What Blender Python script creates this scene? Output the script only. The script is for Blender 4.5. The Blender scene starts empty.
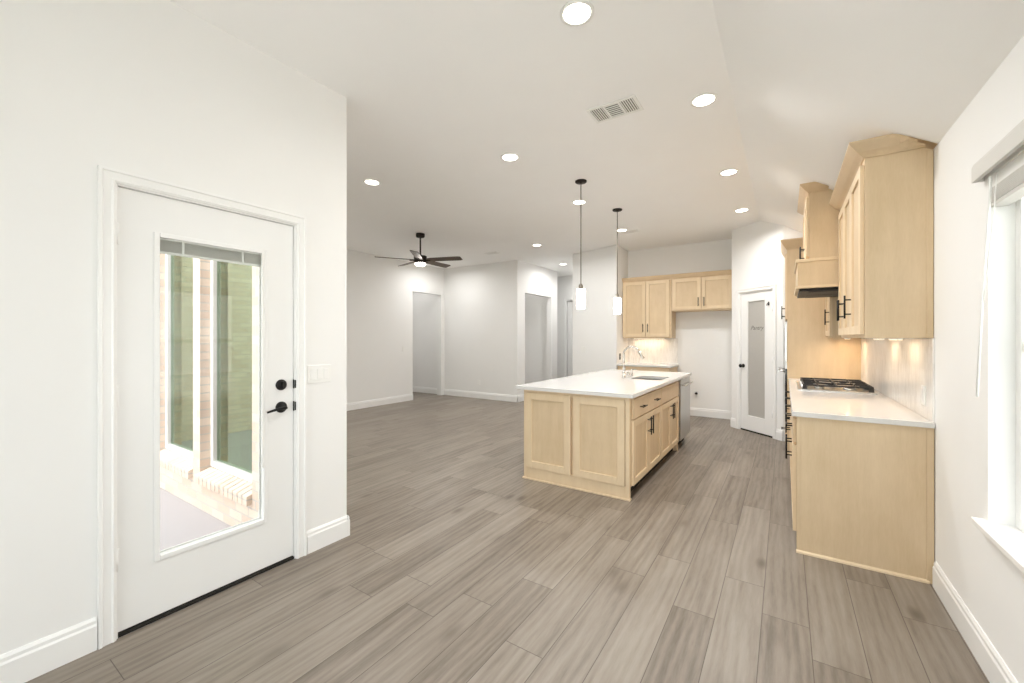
import bpy, bmesh, math, random
from mathutils import Vector, Matrix
random.seed(7)
S = bpy.context.scene
COL = S.collection
PI = math.pi

# ---------------------------------------------------------------- camera, world, exposure
cam_data = bpy.data.cameras.new('camera')
cam_data.sensor_width = 36.0
cam_data.lens = 36.0 * 413.0 / 1024.0
cam_data.shift_y = -3.5 / 1024.0
cam_data.clip_start = 0.02
cam = bpy.data.objects.new('camera', cam_data)
COL.objects.link(cam)
cam.location = (0, 0, 1.38)
cam.rotation_euler = (PI / 2, 0, math.atan2(273, 413))
S.camera = cam

world = bpy.data.worlds.new('sky')
S.world = world
world.use_nodes = True
wbg = world.node_tree.nodes['Background']
wbg.inputs[0].default_value = (0.94, 0.97, 1.0, 1)
wbg.inputs[1].default_value = 3.9

S.view_settings.view_transform = 'Standard'
S.view_settings.look = 'None'
S.view_settings.exposure = 0.28
S.view_settings.gamma = 1.0
S.view_settings.use_curve_mapping = False
S.cycles.max_bounces = 14
S.cycles.diffuse_bounces = 9
S.cycles.glossy_bounces = 5
S.cycles.transparent_max_bounces = 16
S.cycles.transmission_bounces = 8
S.cycles.caustics_reflective = False
S.cycles.caustics_refractive = False
S.cycles.sample_clamp_indirect = 6.0
S.cycles.use_denoising = True


sun_data = bpy.data.lights.new('sun', 'SUN')
sun_data.energy = 11.0
sun_data.angle = 0.01
sun_data.color = (1.0, 0.97, 0.92)
sun = bpy.data.objects.new('sun', sun_data)
COL.objects.link(sun)
sun.rotation_euler = Vector((-0.10, 1.0, 1.35)).to_track_quat('Z', 'Y').to_euler()


def portal(name, loc, rot, sx, sy):
    l = bpy.data.lights.new(name, 'AREA')
    l.shape = 'RECTANGLE'
    l.size = sx
    l.size_y = sy
    l.cycles.is_portal = True
    o = bpy.data.objects.new(name, l)
    o.location = loc
    o.rotation_euler = rot
    COL.objects.link(o)
    return o


# portals guide the daylight through the openings, an added rear window included (they emit nothing themselves)
portal('daylight_portal_side_window', (0.93, 1.535, 1.325), (0, PI / 2, 0), 1.5, 2.0)
portal('daylight_portal_added_window', (-0.925, -2.12, 1.25), (PI / 2, 0, 0), 2.75, 2.26)
portal('daylight_portal_patio_door', (-2.86, 0.99, 1.09), (0, -PI / 2, 0), 1.7, 0.6)
portal('daylight_portal_living_windows', (-4.45, 1.40, 1.35), (PI / 2, 0, 0), 3.6, 2.3)

# ---------------------------------------------------------------- materials


class N:
    def __init__(self, name):
        self.m = bpy.data.materials.new(name)
        self.m.use_nodes = True
        self.t = self.m.node_tree
        self.b = self.t.nodes['Principled BSDF']
        self.out = self.t.nodes['Material Output']

    def node(self, kind, **kw):
        n = self.t.nodes.new(kind)
        for k, v in kw.items():
            setattr(n, k, v)
        return n

    def link(self, a, b):
        self.t.links.new(a, b)

    def math(self, op, a, b=None, c=None):
        n = self.node('ShaderNodeMath', operation=op)
        for i, v in enumerate((a, b, c)):
            if v is None:
                continue
            if isinstance(v, (int, float)):
                n.inputs[i].default_value = v
            else:
                self.link(v, n.inputs[i])
        return n.outputs[0]

    def mix(self, fac, a, b, mode='MIX'):
        n = self.node('ShaderNodeMix', data_type='RGBA', blend_type=mode)
        for i, v in ((0, fac), (6, a), (7, b)):
            if isinstance(v, (int, float)):
                n.inputs[i].default_value = v
            elif isinstance(v, tuple):
                n.inputs[i].default_value = v if len(v) == 4 else (*v, 1)
            else:
                self.link(v, n.inputs[i])
        return n.outputs[2]

    def coord(self, scale=(1, 1, 1), rot=(0, 0, 0), space='Object'):
        tc = self.node('ShaderNodeTexCoord')
        mp = self.node('ShaderNodeMapping')
        mp.inputs['Scale'].default_value = scale
        mp.inputs['Rotation'].default_value = rot
        self.link(tc.outputs[space], mp.inputs[0])
        return mp.outputs[0]

    def noise(self, vec, scale, detail=3, rough=0.5):
        n = self.node('ShaderNodeTexNoise')
        n.inputs['Scale'].default_value = scale
        n.inputs['Detail'].default_value = detail
        n.inputs['Roughness'].default_value = rough
        self.link(vec, n.inputs['Vector'])
        return n.outputs[0]

    def ramp(self, fac, stops):
        n = self.node('ShaderNodeValToRGB')
        cr = n.color_ramp
        while len(cr.elements) < len(stops):
            cr.elements.new(0.5)
        for e, (p, c) in zip(cr.elements, stops):
            e.position = p
            e.color = c if len(c) == 4 else (*c, 1)
        self.link(fac, n.inputs[0])
        return n.outputs[0]

    def bump(self, h, strength=0.2, dist=0.01):
        n = self.node('ShaderNodeBump')
        n.inputs['Strength'].default_value = strength
        n.inputs['Distance'].default_value = dist
        self.link(h, n.inputs['Height'])
        self.link(n.outputs[0], self.b.inputs['Normal'])

    def col(self, v):
        if isinstance(v, tuple):
            self.b.inputs['Base Color'].default_value = (*v, 1)
        else:
            self.link(v, self.b.inputs['Base Color'])

    def p(self, rough=0.5, metal=0.0, spec=0.5):
        self.b.inputs['Roughness'].default_value = rough
        self.b.inputs['Metallic'].default_value = metal
        self.b.inputs['Specular IOR Level'].default_value = spec
        return self


def paint(name, c, rough=0.6, tex=0.0, spec=0.3):
    n = N(name).p(rough, 0, spec)
    v = n.coord()
    nz = n.noise(v, 3.0, 2)
    n.col(n.mix(nz, tuple(x * 0.985 for x in c), tuple(min(1, x * 1.01) for x in c)))
    if tex:
        n.bump(n.noise(v, 160, 2), tex, 0.002)
    return n.m


def metal(name, c, rough=0.3, aniso=False):
    n = N(name).p(rough, 1.0)
    v = n.coord((1, 1, 60) if aniso else (1, 1, 1))
    nz = n.noise(v, 8 if aniso else 40, 2)
    n.col(n.mix(nz, tuple(x * 0.93 for x in c), c))
    return n.m


def emit(name, c, s):
    n = N(name)
    n.col(c)
    n.b.inputs['Emission Color'].default_value = (*c, 1)
    n.b.inputs['Emission Strength'].default_value = s
    v = n.coord()
    return n.m


M = {}
M['wall'] = paint('warm_white_wall_paint', (0.845, 0.843, 0.832), 0.65, 0.06)
M['ceiling'] = paint('flat_ceiling_paint', (0.93, 0.93, 0.925), 0.8, 0.1)
M['trim'] = paint('semigloss_white_trim', (0.86, 0.86, 0.85), 0.35, 0, 0.5)
M['door'] = paint('white_door_enamel', (0.84, 0.84, 0.83), 0.4, 0, 0.5)
M['plate'] = paint('white_plastic', (0.85, 0.85, 0.83), 0.35, 0, 0.5)
M['black'] = paint('matte_black_metal', (0.012, 0.011, 0.010), 0.45, 0, 0.25)
M['bronze'] = paint('dark_bronze', (0.022, 0.015, 0.011), 0.5, 0, 0.25)
M['iron'] = paint('cast_iron', (0.03, 0.028, 0.027), 0.55, 0, 0.4)
M['gap'] = paint('dark_gap', (0.02, 0.018, 0.015), 0.8)
M['steel'] = metal('brushed_stainless_steel', (0.62, 0.61, 0.59), 0.28, True)
M['chrome'] = metal('polished_nickel', (0.66, 0.64, 0.61), 0.18)
M['nickel'] = metal('dark_nickel', (0.22, 0.20, 0.17), 0.35)
M['oven_glass'] = paint('black_oven_glass', (0.012, 0.012, 0.013), 0.08, 0, 0.6)
M['vinyl'] = paint('white_vinyl', (0.86, 0.86, 0.84), 0.4, 0, 0.5)
M['blind'] = paint('pale_grey_blind', (0.66, 0.65, 0.62), 0.5)
M['vent_dark'] = paint('grey_vent_throat', (0.22, 0.22, 0.20), 0.7)
M['light_disc'] = emit('warm_led_disc', (1.0, 0.93, 0.82), 9.0)
M['pendant_glass'] = emit('lit_opal_glass', (1.0, 0.96, 0.90), 13.0)
M['fan_light'] = emit('fan_lamp', (1.0, 0.93, 0.84), 22.0)
M['led_strip'] = emit('under_cabinet_led', (1.0, 0.86, 0.66), 1.8)
M['grass'] = paint('lawn_green', (0.16, 0.26, 0.07), 0.9)


def wood_mat(name, c1, c2, rough=0.42, axis='z'):
    n = N(name).p(rough, 0, 0.4)
    sc = {'z': (9, 9, 0.9), 'x': (0.9, 9, 9), 'y': (9, 0.9, 9)}[axis]
    v = n.coord(sc)
    a = n.noise(v, 2.2, 5, 0.6)
    v2 = n.coord((1.2, 1.2, 0.8))
    blot = n.noise(v2, 5, 3, 0.5)
    v3 = n.coord(tuple(q * 6 for q in sc))
    fine = n.noise(v3, 4, 2, 0.5)
    f = n.math('ADD', n.math('MULTIPLY', a, 0.5), n.math('MULTIPLY', blot, 0.5))
    f = n.math('ADD', f, n.math('MULTIPLY', n.math('SUBTRACT', fine, 0.5), 0.25))
    n.col(n.ramp(f, [(0.30, c1), (0.70, c2)]))
    n.bump(fine, 0.05, 0.002)
    return n.m


M['wood'] = wood_mat('stained_maple', (0.61, 0.465, 0.29), (0.71, 0.56, 0.375))
M['wood_frame'] = wood_mat('stained_maple_frames', (0.70, 0.55, 0.365), (0.78, 0.63, 0.435))
M['wood_h'] = wood_mat('stained_maple_horizontal', (0.60, 0.455, 0.29), (0.68, 0.53, 0.355), axis='x')
M['fan_wood'] = wood_mat('dark_walnut_blade', (0.06, 0.04, 0.028), (0.12, 0.085, 0.06), 0.45, 'x')


def floor_mat():
    n = N('grey_oak_vinyl_plank').p(0.38, 0, 0.4)
    tc = n.node('ShaderNodeTexCoord')
    sp = n.node('ShaderNodeSeparateXYZ')
    n.link(tc.outputs['Object'], sp.inputs[0])
    x, y = sp.outputs[0], sp.outputs[1]
    W, L = 0.1935, 1.22
    u = n.math('DIVIDE', n.math('ADD', x, 0.0955 + 20 * W), W)
    row = n.math('FLOOR', u)
    fu = n.math('FRACT', u)
    wn = n.node('ShaderNodeTexWhiteNoise', noise_dimensions='1D')
    n.link(row, wn.inputs['W'])
    v = n.math('ADD', n.math('DIVIDE', y, L), n.math('MULTIPLY', wn.outputs[0], 7.0))
    cell = n.math('FLOOR', v)
    fv = n.math('FRACT', v)
    cb = n.node('ShaderNodeCombineXYZ')
    n.link(row, cb.inputs[0])
    n.link(cell, cb.inputs[1])
    w2 = n.node('ShaderNodeTexWhiteNoise', noise_dimensions='2D')
    n.link(cb.outputs[0], w2.inputs['Vector'])
    rnd = w2.outputs[0]
    # grain coordinates, shifted per plank
    cg = n.node('ShaderNodeCombineXYZ')
    n.link(n.math('ADD', n.math('MULTIPLY', x, 1.0), n.math('MULTIPLY', rnd, 13.0)), cg.inputs[0])
    n.link(n.math('ADD', n.math('MULTIPLY', y, 0.09), n.math('MULTIPLY', rnd, 31.0)), cg.inputs[1])
    g1 = n.noise(cg.outputs[0], 15, 6, 0.68)
    g2 = n.noise(cg.outputs[0], 85, 4, 0.7)
    wv = n.node('ShaderNodeTexWave', wave_type='BANDS', bands_direction='X')
    wv.inputs['Scale'].default_value = 7.0
    wv.inputs['Distortion'].default_value = 9.0
    wv.inputs['Detail'].default_value = 3
    wv.inputs['Detail Scale'].default_value = 1.1
    n.link(cg.outputs[0], wv.inputs['Vector'])
    # knots
    ck = n.node('ShaderNodeCombineXYZ')
    n.link(x, ck.inputs[0])
    n.link(n.math('MULTIPLY', y, 0.42), ck.inputs[1])
    vor = n.node('ShaderNodeTexVoronoi', voronoi_dimensions='2D')
    vor.inputs['Scale'].default_value = 2.6
    n.link(ck.outputs[0], vor.inputs['Vector'])
    knot = n.ramp(vor.outputs['Distance'], [(0.02, (1, 1, 1)), (0.10, (0.22, 0.22, 0.22)), (0.30, (0, 0, 0))])
    f = n.math('MULTIPLY', g1, 0.62)
    f = n.math('ADD', f, n.math('MULTIPLY', g2, 0.26))
    f = n.math('ADD', f, n.math('MULTIPLY', wv.outputs[1], 0.10))
    f = n.math('ADD', f, n.math('MULTIPLY', n.math('SUBTRACT', rnd, 0.5), 0.17))
    c = n.ramp(f, [(0.28, (0.128, 0.103, 0.079)), (0.47, (0.216, 0.181, 0.146)), (0.68, (0.285, 0.247, 0.205))])
    c = n.mix(n.math('MULTIPLY', knot, n.math('MULTIPLY', rnd, 0.9)), c, (0.10, 0.075, 0.055))
    # seams
    du = n.math('MULTIPLY', n.math('MINIMUM', fu, n.math('SUBTRACT', 1.0, fu)), W)
    dv = n.math('MULTIPLY', n.math('MINIMUM', fv, n.math('SUBTRACT', 1.0, fv)), L)
    d = n.math('MINIMUM', du, dv)
    seam = n.math('LESS_THAN', d, 0.0016)
    c = n.mix(n.math('MULTIPLY', seam, 0.88), c, (0.07, 0.052, 0.04))
    n.col(c)
    n.bump(n.math('SUBTRACT', n.math('MULTIPLY', g2, 0.2), seam), 0.18, 0.0015)
    return n.m


M['floor'] = floor_mat()


def quartz_mat():
    n = N('white_quartz').p(0.12, 0, 0.5)
    v = n.coord()
    a = n.noise(v, 60, 2)
    b = n.noise(v, 1.6, 4)
    c = n.mix(a, (0.67, 0.66, 0.645), (0.72, 0.71, 0.695))
    c = n.mix(n.math('MULTIPLY', b, 0.25), c, (0.60, 0.585, 0.56))
    n.col(c)
    return n.m


M['quartz'] = quartz_mat()


def mosaic_mat(name, vec_rot):
    """narrow stone sticks standing upright; mapped in the wall's own plane"""
    n = N(name).p(0.28, 0, 0.5)
    v = n.coord((1, 1, 1), vec_rot)
    br = n.node('ShaderNodeTexBrick')
    br.offset = 0.37
    br.offset_frequency = 2
    br.inputs['Scale'].default_value = 1.0
    br.inputs['Mortar Size'].default_value = 0.0012
    br.inputs['Mortar Smooth'].default_value = 0.2
    br.inputs['Bias'].default_value = 0.0
    br.inputs['Brick Width'].default_value = 0.085
    br.inputs['Row Height'].default_value = 0.0125
    br.inputs['Color1'].default_value = (0.87, 0.85, 0.81, 1)
    br.inputs['Color2'].default_value = (0.62, 0.59, 0.56, 1)
    br.inputs['Mortar'].default_value = (0.70, 0.68, 0.64, 1)
    n.link(v, br.inputs['Vector'])
    nz = n.noise(v, 7, 3)
    n.col(n.mix(n.math('MULTIPLY', nz, 0.9), (0.88, 0.86, 0.83), br.outputs[0]))
    n.bump(br.outputs[1], 0.25, 0.001)
    return n.m


def brick_mat(name, rot, c1, c2, mortar):
    n = N(name).p(0.85, 0, 0.2)
    v = n.coord((1, 1, 1), rot)
    br = n.node('ShaderNodeTexBrick')
    br.inputs['Scale'].default_value = 1.0
    br.inputs['Mortar Size'].default_value = 0.006
    br.inputs['Brick Width'].default_value = 0.205
    br.inputs['Row Height'].default_value = 0.070
    br.inputs['Color1'].default_value = (*c1, 1)
    br.inputs['Color2'].default_value = (*c2, 1)
    br.inputs['Mortar'].default_value = (*mortar, 1)
    n.link(v, br.inputs['Vector'])
    nz = n.noise(n.coord((1, 1, 1)), 6, 4)
    n.col(n.mix(n.math('MULTIPLY', nz, 0.35), br.outputs[0], mortar))
    n.bump(n.math('SUBTRACT', nz, br.outputs[1]), 0.5, 0.01)
    return n.m


# brick rows run horizontally; the texture's (u, v) plane is turned onto the wall's plane
M['brick_y'] = brick_mat('cream_brick_facing_patio', (-PI / 2, 0, 0), (0.70, 0.58, 0.47), (0.58, 0.44, 0.34), (0.66, 0.60, 0.54))
M['bounce_paving'] = paint('pale_bounce_concrete', (0.58, 0.57, 0.55), 0.85)  # for the unseen ground that reflects daylight into the rooms
M['concrete'] = paint('pale_patio_concrete', (0.42, 0.40, 0.41), 0.8, 0.3)


def rot_for_x_plane():
    # map object (y, z) onto texture (x, y)
    return (0, 0, 0)


def swizzle_material(n, order):
    """returns a vector made of chosen object coordinates, e.g. 'yz'"""
    tc = n.node('ShaderNodeTexCoord')
    sp = n.node('ShaderNodeSeparateXYZ')
    n.link(tc.outputs['Object'], sp.inputs[0])
    cb = n.node('ShaderNodeCombineXYZ')
    idx = {'x': 0, 'y': 1, 'z': 2}
    for i, ch in enumerate(order):
        n.link(sp.outputs[idx[ch]], cb.inputs[i])
    return cb.outputs[0]


def pattern_mat(name, order, kind):
    n = N(name)
    v = swizzle_material(n, order)
    br = n.node('ShaderNodeTexBrick')
    br.inputs['Scale'].default_value = 1.0
    n.link(v, br.inputs['Vector'])
    if kind == 'mosaic':
        n.p(0.25, 0, 0.5)
        br.offset = 0.41
        br.inputs['Mortar Size'].default_value = 0.0011
        br.inputs['Brick Width'].default_value = 0.095
        br.inputs['Row Height'].default_value = 0.0135
        br.inputs['Color1'].default_value = (0.88, 0.86, 0.83, 1)
        br.inputs['Color2'].default_value = (0.60, 0.57, 0.54, 1)
        br.inputs['Mortar'].default_value = (0.72, 0.70, 0.67, 1)
        nz = n.noise(v, 5, 3)
        f = n.ramp(nz, [(0.3, (0.15, 0.15, 0.15)), (0.7, (0.85, 0.85, 0.85))])
        n.col(n.mix(f, (0.88, 0.865, 0.84), br.outputs[0]))
        n.bump(br.outputs[1], 0.2, 0.001)
    else:
        n.p(0.85, 0, 0.2)
        br.inputs['Mortar Size'].default_value = 0.006
        br.inputs['Brick Width'].default_value = 0.205
        br.inputs['Row Height'].default_value = 0.07
        br.inputs['Color1'].default_value = (0.74, 0.62, 0.51, 1)
        br.inputs['Color2'].default_value = (0.60, 0.45, 0.35, 1)
        br.inputs['Mortar'].default_value = (0.50, 0.47, 0.43, 1)
        nz = n.noise(v, 6, 4)
        n.col(n.mix(n.math('MULTIPLY', nz, 0.4), br.outputs[0], (0.74, 0.70, 0.66)))
        n.bump(n.math('SUBTRACT', nz, br.outputs[1]), 0.5, 0.008)
    return n.m


M['brick_y'] = pattern_mat('cream_brick_wall_face', 'xzy', 'brick')
M['brick_x'] = pattern_mat('cream_brick_reveal', 'yzx', 'brick')
M['mosaic_x'] = pattern_mat('stick_mosaic_on_side_wall', 'zyx', 'mosaic')
M['mosaic_y'] = pattern_mat('stick_mosaic_on_rear_wall', 'zxy', 'mosaic')


def glass_mat(name, tint, refl, rough=0.0, rc=(1, 1, 1)):
    m = bpy.data.materials.new(name)
    m.use_nodes = True
    t = m.node_tree
    t.nodes.clear()
    out = t.nodes.new('ShaderNodeOutputMaterial')
    tr = t.nodes.new('ShaderNodeBsdfTransparent')
    tr.inputs[0].default_value = (*tint, 1)
    gl = t.nodes.new('ShaderNodeBsdfGlossy')
    gl.inputs['Roughness'].default_value = rough
    gl.inputs['Color'].default_value = (*rc, 1)
    mx = t.nodes.new('ShaderNodeMixShader')
    lw = t.nodes.new('ShaderNodeLayerWeight')
    lw.inputs[0].default_value = 0.25
    mt = t.nodes.new('ShaderNodeMath')
    mt.operation = 'MULTIPLY_ADD'
    t.links.new(lw.outputs['Fresnel'], mt.inputs[0])
    mt.inputs[1].default_value = 0.5
    mt.inputs[2].default_value = refl
    mt.use_clamp = True
    t.links.new(mt.outputs[0], mx.inputs[0])
    t.links.new(tr.outputs[0], mx.inputs[1])
    t.links.new(gl.outputs[0], mx.inputs[2])
    t.links.new(mx.outputs[0], out.inputs[0])
    return m


M['clear_glass'] = glass_mat('clear_pane', (0.97, 0.98, 0.97), 0.0)
M['low_e_glass'] = glass_mat('reflective_green_pane', (0.46, 0.56, 0.46), 0.34, 0.0, (0.72, 0.84, 0.68))


def frosted_mat():
    n = N('frosted_glass').p(0.45, 0, 0.4)
    v = n.coord()
    nz = n.noise(v, 30, 2)
    n.col(n.mix(nz, (0.58, 0.56, 0.52), (0.61, 0.59, 0.55)))
    n.b.inputs['Transmission Weight'].default_value = 0.25
    return n.m


M['frosted'] = frosted_mat()

# ---------------------------------------------------------------- mesh helpers


def box(bm, x0, x1, y0, y1, z0, z1):
    if x1 < x0: x0, x1 = x1, x0
    if y1 < y0: y0, y1 = y1, y0
    if z1 < z0: z0, z1 = z1, z0
    v = [bm.verts.new(p) for p in ((x0, y0, z0), (x1, y0, z0), (x1, y1, z0), (x0, y1, z0),
                                   (x0, y0, z1), (x1, y0, z1), (x1, y1, z1), (x0, y1, z1))]
    for f in ((3, 2, 1, 0), (4, 5, 6, 7), (0, 1, 5, 4), (1, 2, 6, 5), (2, 3, 7, 6), (3, 0, 4, 7)):
        bm.faces.new([v[i] for i in f])


def prism(bm, poly, axis, a, b):
    """poly of 2-D points extruded along axis from a to b. axis x: pts=(y,z); y: (x,z); z: (x,y)"""
    def P3(p, t):
        return {'x': (t, p[0], p[1]), 'y': (p[0], t, p[1]), 'z': (p[0], p[1], t)}[axis]
    A = [bm.verts.new(P3(p, a)) for p in poly]
    B = [bm.verts.new(P3(p, b)) for p in poly]
    k = len(poly)
    bm.faces.new(A)
    bm.faces.new(B[::-1])
    for i in range(k):
        bm.faces.new((A[i], B[i], B[(i + 1) % k], A[(i + 1) % k]))


def ring_pts(c, u, v, r, n):
    return [c + u * (r * math.cos(2 * PI * i / n)) + v * (r * math.sin(2 * PI * i / n)) for i in range(n)]


def tube(bm, pts, r, n=10, cap=True):
    pts = [Vector(p) for p in pts]
    rs = r if isinstance(r, (list, tuple)) else [r] * len(pts)
    rings = []
    ref = None
    for i, p in enumerate(pts):
        a = pts[max(i - 1, 0)]
        b = pts[min(i + 1, len(pts) - 1)]
        d = (b - a).normalized()
        if ref is None:
            ref = d.orthogonal().normalized()
        ref = (ref - d * ref.dot(d))
        if ref.length < 1e-6:
            ref = d.orthogonal()
        ref.normalize()
        w = d.cross(ref)
        rings.append([bm.verts.new(q) for q in ring_pts(p, ref, w, rs[i], n)])
    for A, B in zip(rings, rings[1:]):
        for i in range(n):
            f = bm.faces.new((A[i], A[(i + 1) % n], B[(i + 1) % n], B[i]))
            f.smooth = True
    if cap:
        bm.faces.new(rings[0][::-1])
        bm.faces.new(rings[-1])


def lathe(bm, prof, c=(0, 0, 0), n=24, axis='z', smooth=True):
    """prof: (radius, height) list"""
    c = Vector(c)
    ax = {'z': Vector((0, 0, 1)), 'x': Vector((1, 0, 0)), 'y': Vector((0, 1, 0))}[axis]
    u = {'z': Vector((1, 0, 0)), 'x': Vector((0, 1, 0)), 'y': Vector((0, 0, 1))}[axis]
    w = ax.cross(u)
    rings = []
    for r, h in prof:
        if r < 1e-5:
            rings.append([bm.verts.new(c + ax * h)])
        else:
            rings.append([bm.verts.new(q) for q in ring_pts(c + ax * h, u, w, r, n)])
    for A, B in zip(rings, rings[1:]):
        for i in range(n):
            if len(A) == 1 and len(B) == 1:
                continue
            if len(A) == 1:
                f = bm.faces.new((A[0], B[(i + 1) % n], B[i]))
            elif len(B) == 1:
                f = bm.faces.new((A[i], A[(i + 1) % n], B[0]))
            else:
                f = bm.faces.new((A[i], A[(i + 1) % n], B[(i + 1) % n], B[i]))
            f.smooth = smooth
    if len(rings[0]) > 1:
        bm.faces.new(rings[0][::-1])
    if len(rings[-1]) > 1:
        bm.faces.new(rings[-1])


def new(name, build, mat, parent=None, loc=None, rot=None, bevel=0.0, label=None):
    bm = bmesh.new()
    build(bm)
    bmesh.ops.recalc_face_normals(bm, faces=bm.faces[:])
    me = bpy.data.meshes.new(name)
    bm.to_mesh(me)
    bm.free()
    mats = mat if isinstance(mat, list) else [mat]
    for m in mats:
        me.materials.append(M[m])
    o = bpy.data.objects.new(name, me)
    COL.objects.link(o)
    if parent is not None:
        o.parent = parent
    if loc:
        o.location = loc
    if rot:
        o.rotation_euler = rot
    if bevel:
        md = o.modifiers.new('edge', 'BEVEL')
        md.width = bevel
        md.segments = 2
        md.limit_method = 'ANGLE'
        md.angle_limit = 0.6
    if label:
        o['label'] = label
    return o


def bx(*a):
    return lambda bm: box(bm, *a)


def boxes(*lst):
    def f(bm):
        for a in lst:
            box(bm, *a)
    return f


def struct(name, build, mat, parent=None, bevel=0.0, label=None, category=None, **kw):
    o = new(name, build, mat, parent, bevel=bevel, **kw)
    o['kind'] = 'structure'
    if label: o['label'] = label
    if category: o['category'] = category
    return o


def thing(name, label, cat, loc=(0, 0, 0), rz=0.0, group=None, kind=None):
    o = bpy.data.objects.new(name, None)
    o.empty_display_size = 0.1
    COL.objects.link(o)
    o.location = loc
    o.rotation_euler = (0, 0, rz)
    o['label'] = label
    o['category'] = cat
    if group: o['group'] = group
    if kind: o['kind'] = kind
    return o


def tag(o, label, cat, group=None):
    o['label'] = label
    o['category'] = cat
    if group: o['group'] = group
    return o


def copy_tree(root):
    r = root.copy()
    COL.objects.link(r)

    def rec(src, dst):
        for ch in [c for c in bpy.data.objects if c.parent == src]:
            d = ch.copy()
            COL.objects.link(d)
            d.parent = dst
            d.matrix_parent_inverse = ch.matrix_parent_inverse
            rec(ch, d)
    rec(root, r)
    return r


# ---------------------------------------------------------------- the room shell
WX = -2.555      # patio door wall, inner face
RX = 0.700       # window wall, inner face
CZ = 3.06        # flat ceiling
LX = -6.915      # living room far-left wall
FY = 7.475       # living room far wall
KY = 7.90        # kitchen rear wall
LY = 1.77        # living room near wall, inner face
EY = 1.46        # brick face of that wall, outside
SLOPE = (CZ - 2.445) / (RX + 0.303)


def ceil_z(x):
    return CZ if x < -0.303 else CZ - SLOPE * (x + 0.303)


struct('floor', lambda bm: (box(bm, WX, RX, -2.0, LY, -0.06, 0), box(bm, -9.0, RX, LY, 11.3, -0.06, 0)), 'floor',
       label='grey-brown oak plank floor running away from the camera')


def ceiling_build(bm):
    box(bm, WX - 0.13, -0.303, -2.1, EY + 0.12, CZ, CZ + 0.15)
    box(bm, -9.1, -0.303, EY + 0.12, 11.4, CZ, CZ + 0.15)
    prism(bm, [(-0.303, CZ), (RX, ceil_z(RX)), (RX + 0.3, ceil_z(RX)), (RX + 0.3, CZ + 0.15), (-0.303, CZ + 0.15)], 'y', -2.1, 8.1)
    box(bm, -0.303, RX, 8.1, 11.4, CZ, CZ + 0.15)


struct('ceiling', ceiling_build, 'ceiling')

# patio door wall (left): opening Y .575-1.41, Z 0-2.09
DY0, DY1, DZ = 0.575, 1.412, 2.09


def left_wall(bm):
    box(bm, WX - 0.13, WX, -2.1, DY0, 0, CZ)
    box(bm, WX - 0.13, WX, DY1, LY, 0, CZ)
    box(bm, WX - 0.13, WX, DY0, DY1, DZ, CZ)


struct('wall_left', left_wall, 'wall')


def left_brick(bm):
    box(bm, WX - 0.25, WX - 0.13, -2.1, DY0 - 0.02, -0.07, CZ + 0.1)
    box(bm, WX - 0.25, WX - 0.13, DY1 + 0.0, EY, -0.07, CZ + 0.1)
    box(bm, WX - 0.25, WX - 0.13, DY0 - 0.02, DY1, DZ + 0.02, CZ + 0.1)


struct('wall_patio_side', left_brick, 'brick_x')

# right wall with the window opening
WY0, WY1, WZ0, WZ1 = 0.55, 2.52, 0.60, 2.055


def right_wall(bm):
    T = RX + 0.16
    box(bm, RX, T, -2.1, WY0, 0, 2.55)
    box(bm, RX, T, WY1, 6.8, 0, 2.55)
    box(bm, RX, T, WY0, WY1, 0, WZ0)
    box(bm, RX, T, WY0, WY1, WZ1, 2.55)


struct('wall_right', right_wall, 'wall')

# wall behind the camera with the window added for daylight
BW = (-2.30, 0.45, 0.12, 2.38)


def rear_wall(bm):
    y0, y1 = -2.1, -1.95
    box(bm, WX - 0.25, BW[0], y0, y1, 0, CZ + 0.1)
    box(bm, BW[1], RX + 0.16, y0, y1, 0, CZ + 0.1)
    box(bm, BW[0], BW[1], y0, y1, 0, BW[2])
    box(bm, BW[0], BW[1], y0, y1, BW[3], CZ + 0.1)


struct('wall_behind', rear_wall, 'wall')

# living room near wall (brick outside, painted inside) with two patio windows
W1 = (-5.18, -4.276)
W2 = (-4.131, -3.227)
PZ0, PZ1 = 0.24, 2.45


def near_parts(bm, y0, y1, x1):
    box(bm, LX - 0.2, W1[0], y0, y1, -0.07, CZ + 0.1)
    box(bm, W1[1], W2[0], y0, y1, -0.07, CZ + 0.1)
    box(bm, W2[1], x1, y0, y1, -0.07, CZ + 0.1)
    for w in (W1, W2):
        box(bm, w[0], w[1], y0, y1, -0.07, PZ0)
        box(bm, w[0], w[1], y0, y1, PZ1, CZ + 0.1)


def near_brick(bm):
    near_parts(bm, EY, EY + 0.12, WX - 0.13)


nb = struct('wall_patio', near_brick, 'brick_y')
# turn the reveal faces to the reveal brick pattern
nb.data.materials.append(M['brick_x'])
for f in nb.data.polygons:
    if abs(f.normal.x) > 0.7:
        f.material_index = 1
struct('wall_living_near', lambda bm: near_parts(bm, EY + 0.12, LY, WX - 0.13), 'wall')

# far-left living room wall with its doorless opening
OP0, OP1, OPZ = 6.45, 7.36, 2.42


def living_left(bm):
    x0, x1 = LX - 0.13, LX
    box(bm, x0, x1, EY, OP0, 0, CZ)
    box(bm, x0, x1, OP0, OP1, OPZ, CZ)
    box(bm, x0, x1, OP1, FY, 0, CZ)


struct('wall_living_left', living_left, 'wall')

HX = -4.80      # hallway left wall
NI0, NI1, NIZ = 7.78, 9.02, 2.385


def living_far(bm):
    box(bm, -8.8, HX, FY, FY + 0.13, 0, CZ)


struct('wall_living_far', living_far, 'wall')


def hall_left(bm):
    x0, x1 = HX - 0.13, HX
    box(bm, x0, x1, FY + 0.13, NI0, 0, CZ)
    box(bm, x0, x1, NI1, 9.34, 0, CZ)
    box(bm, x0, x1, NI0, NI1, NIZ, CZ)


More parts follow.
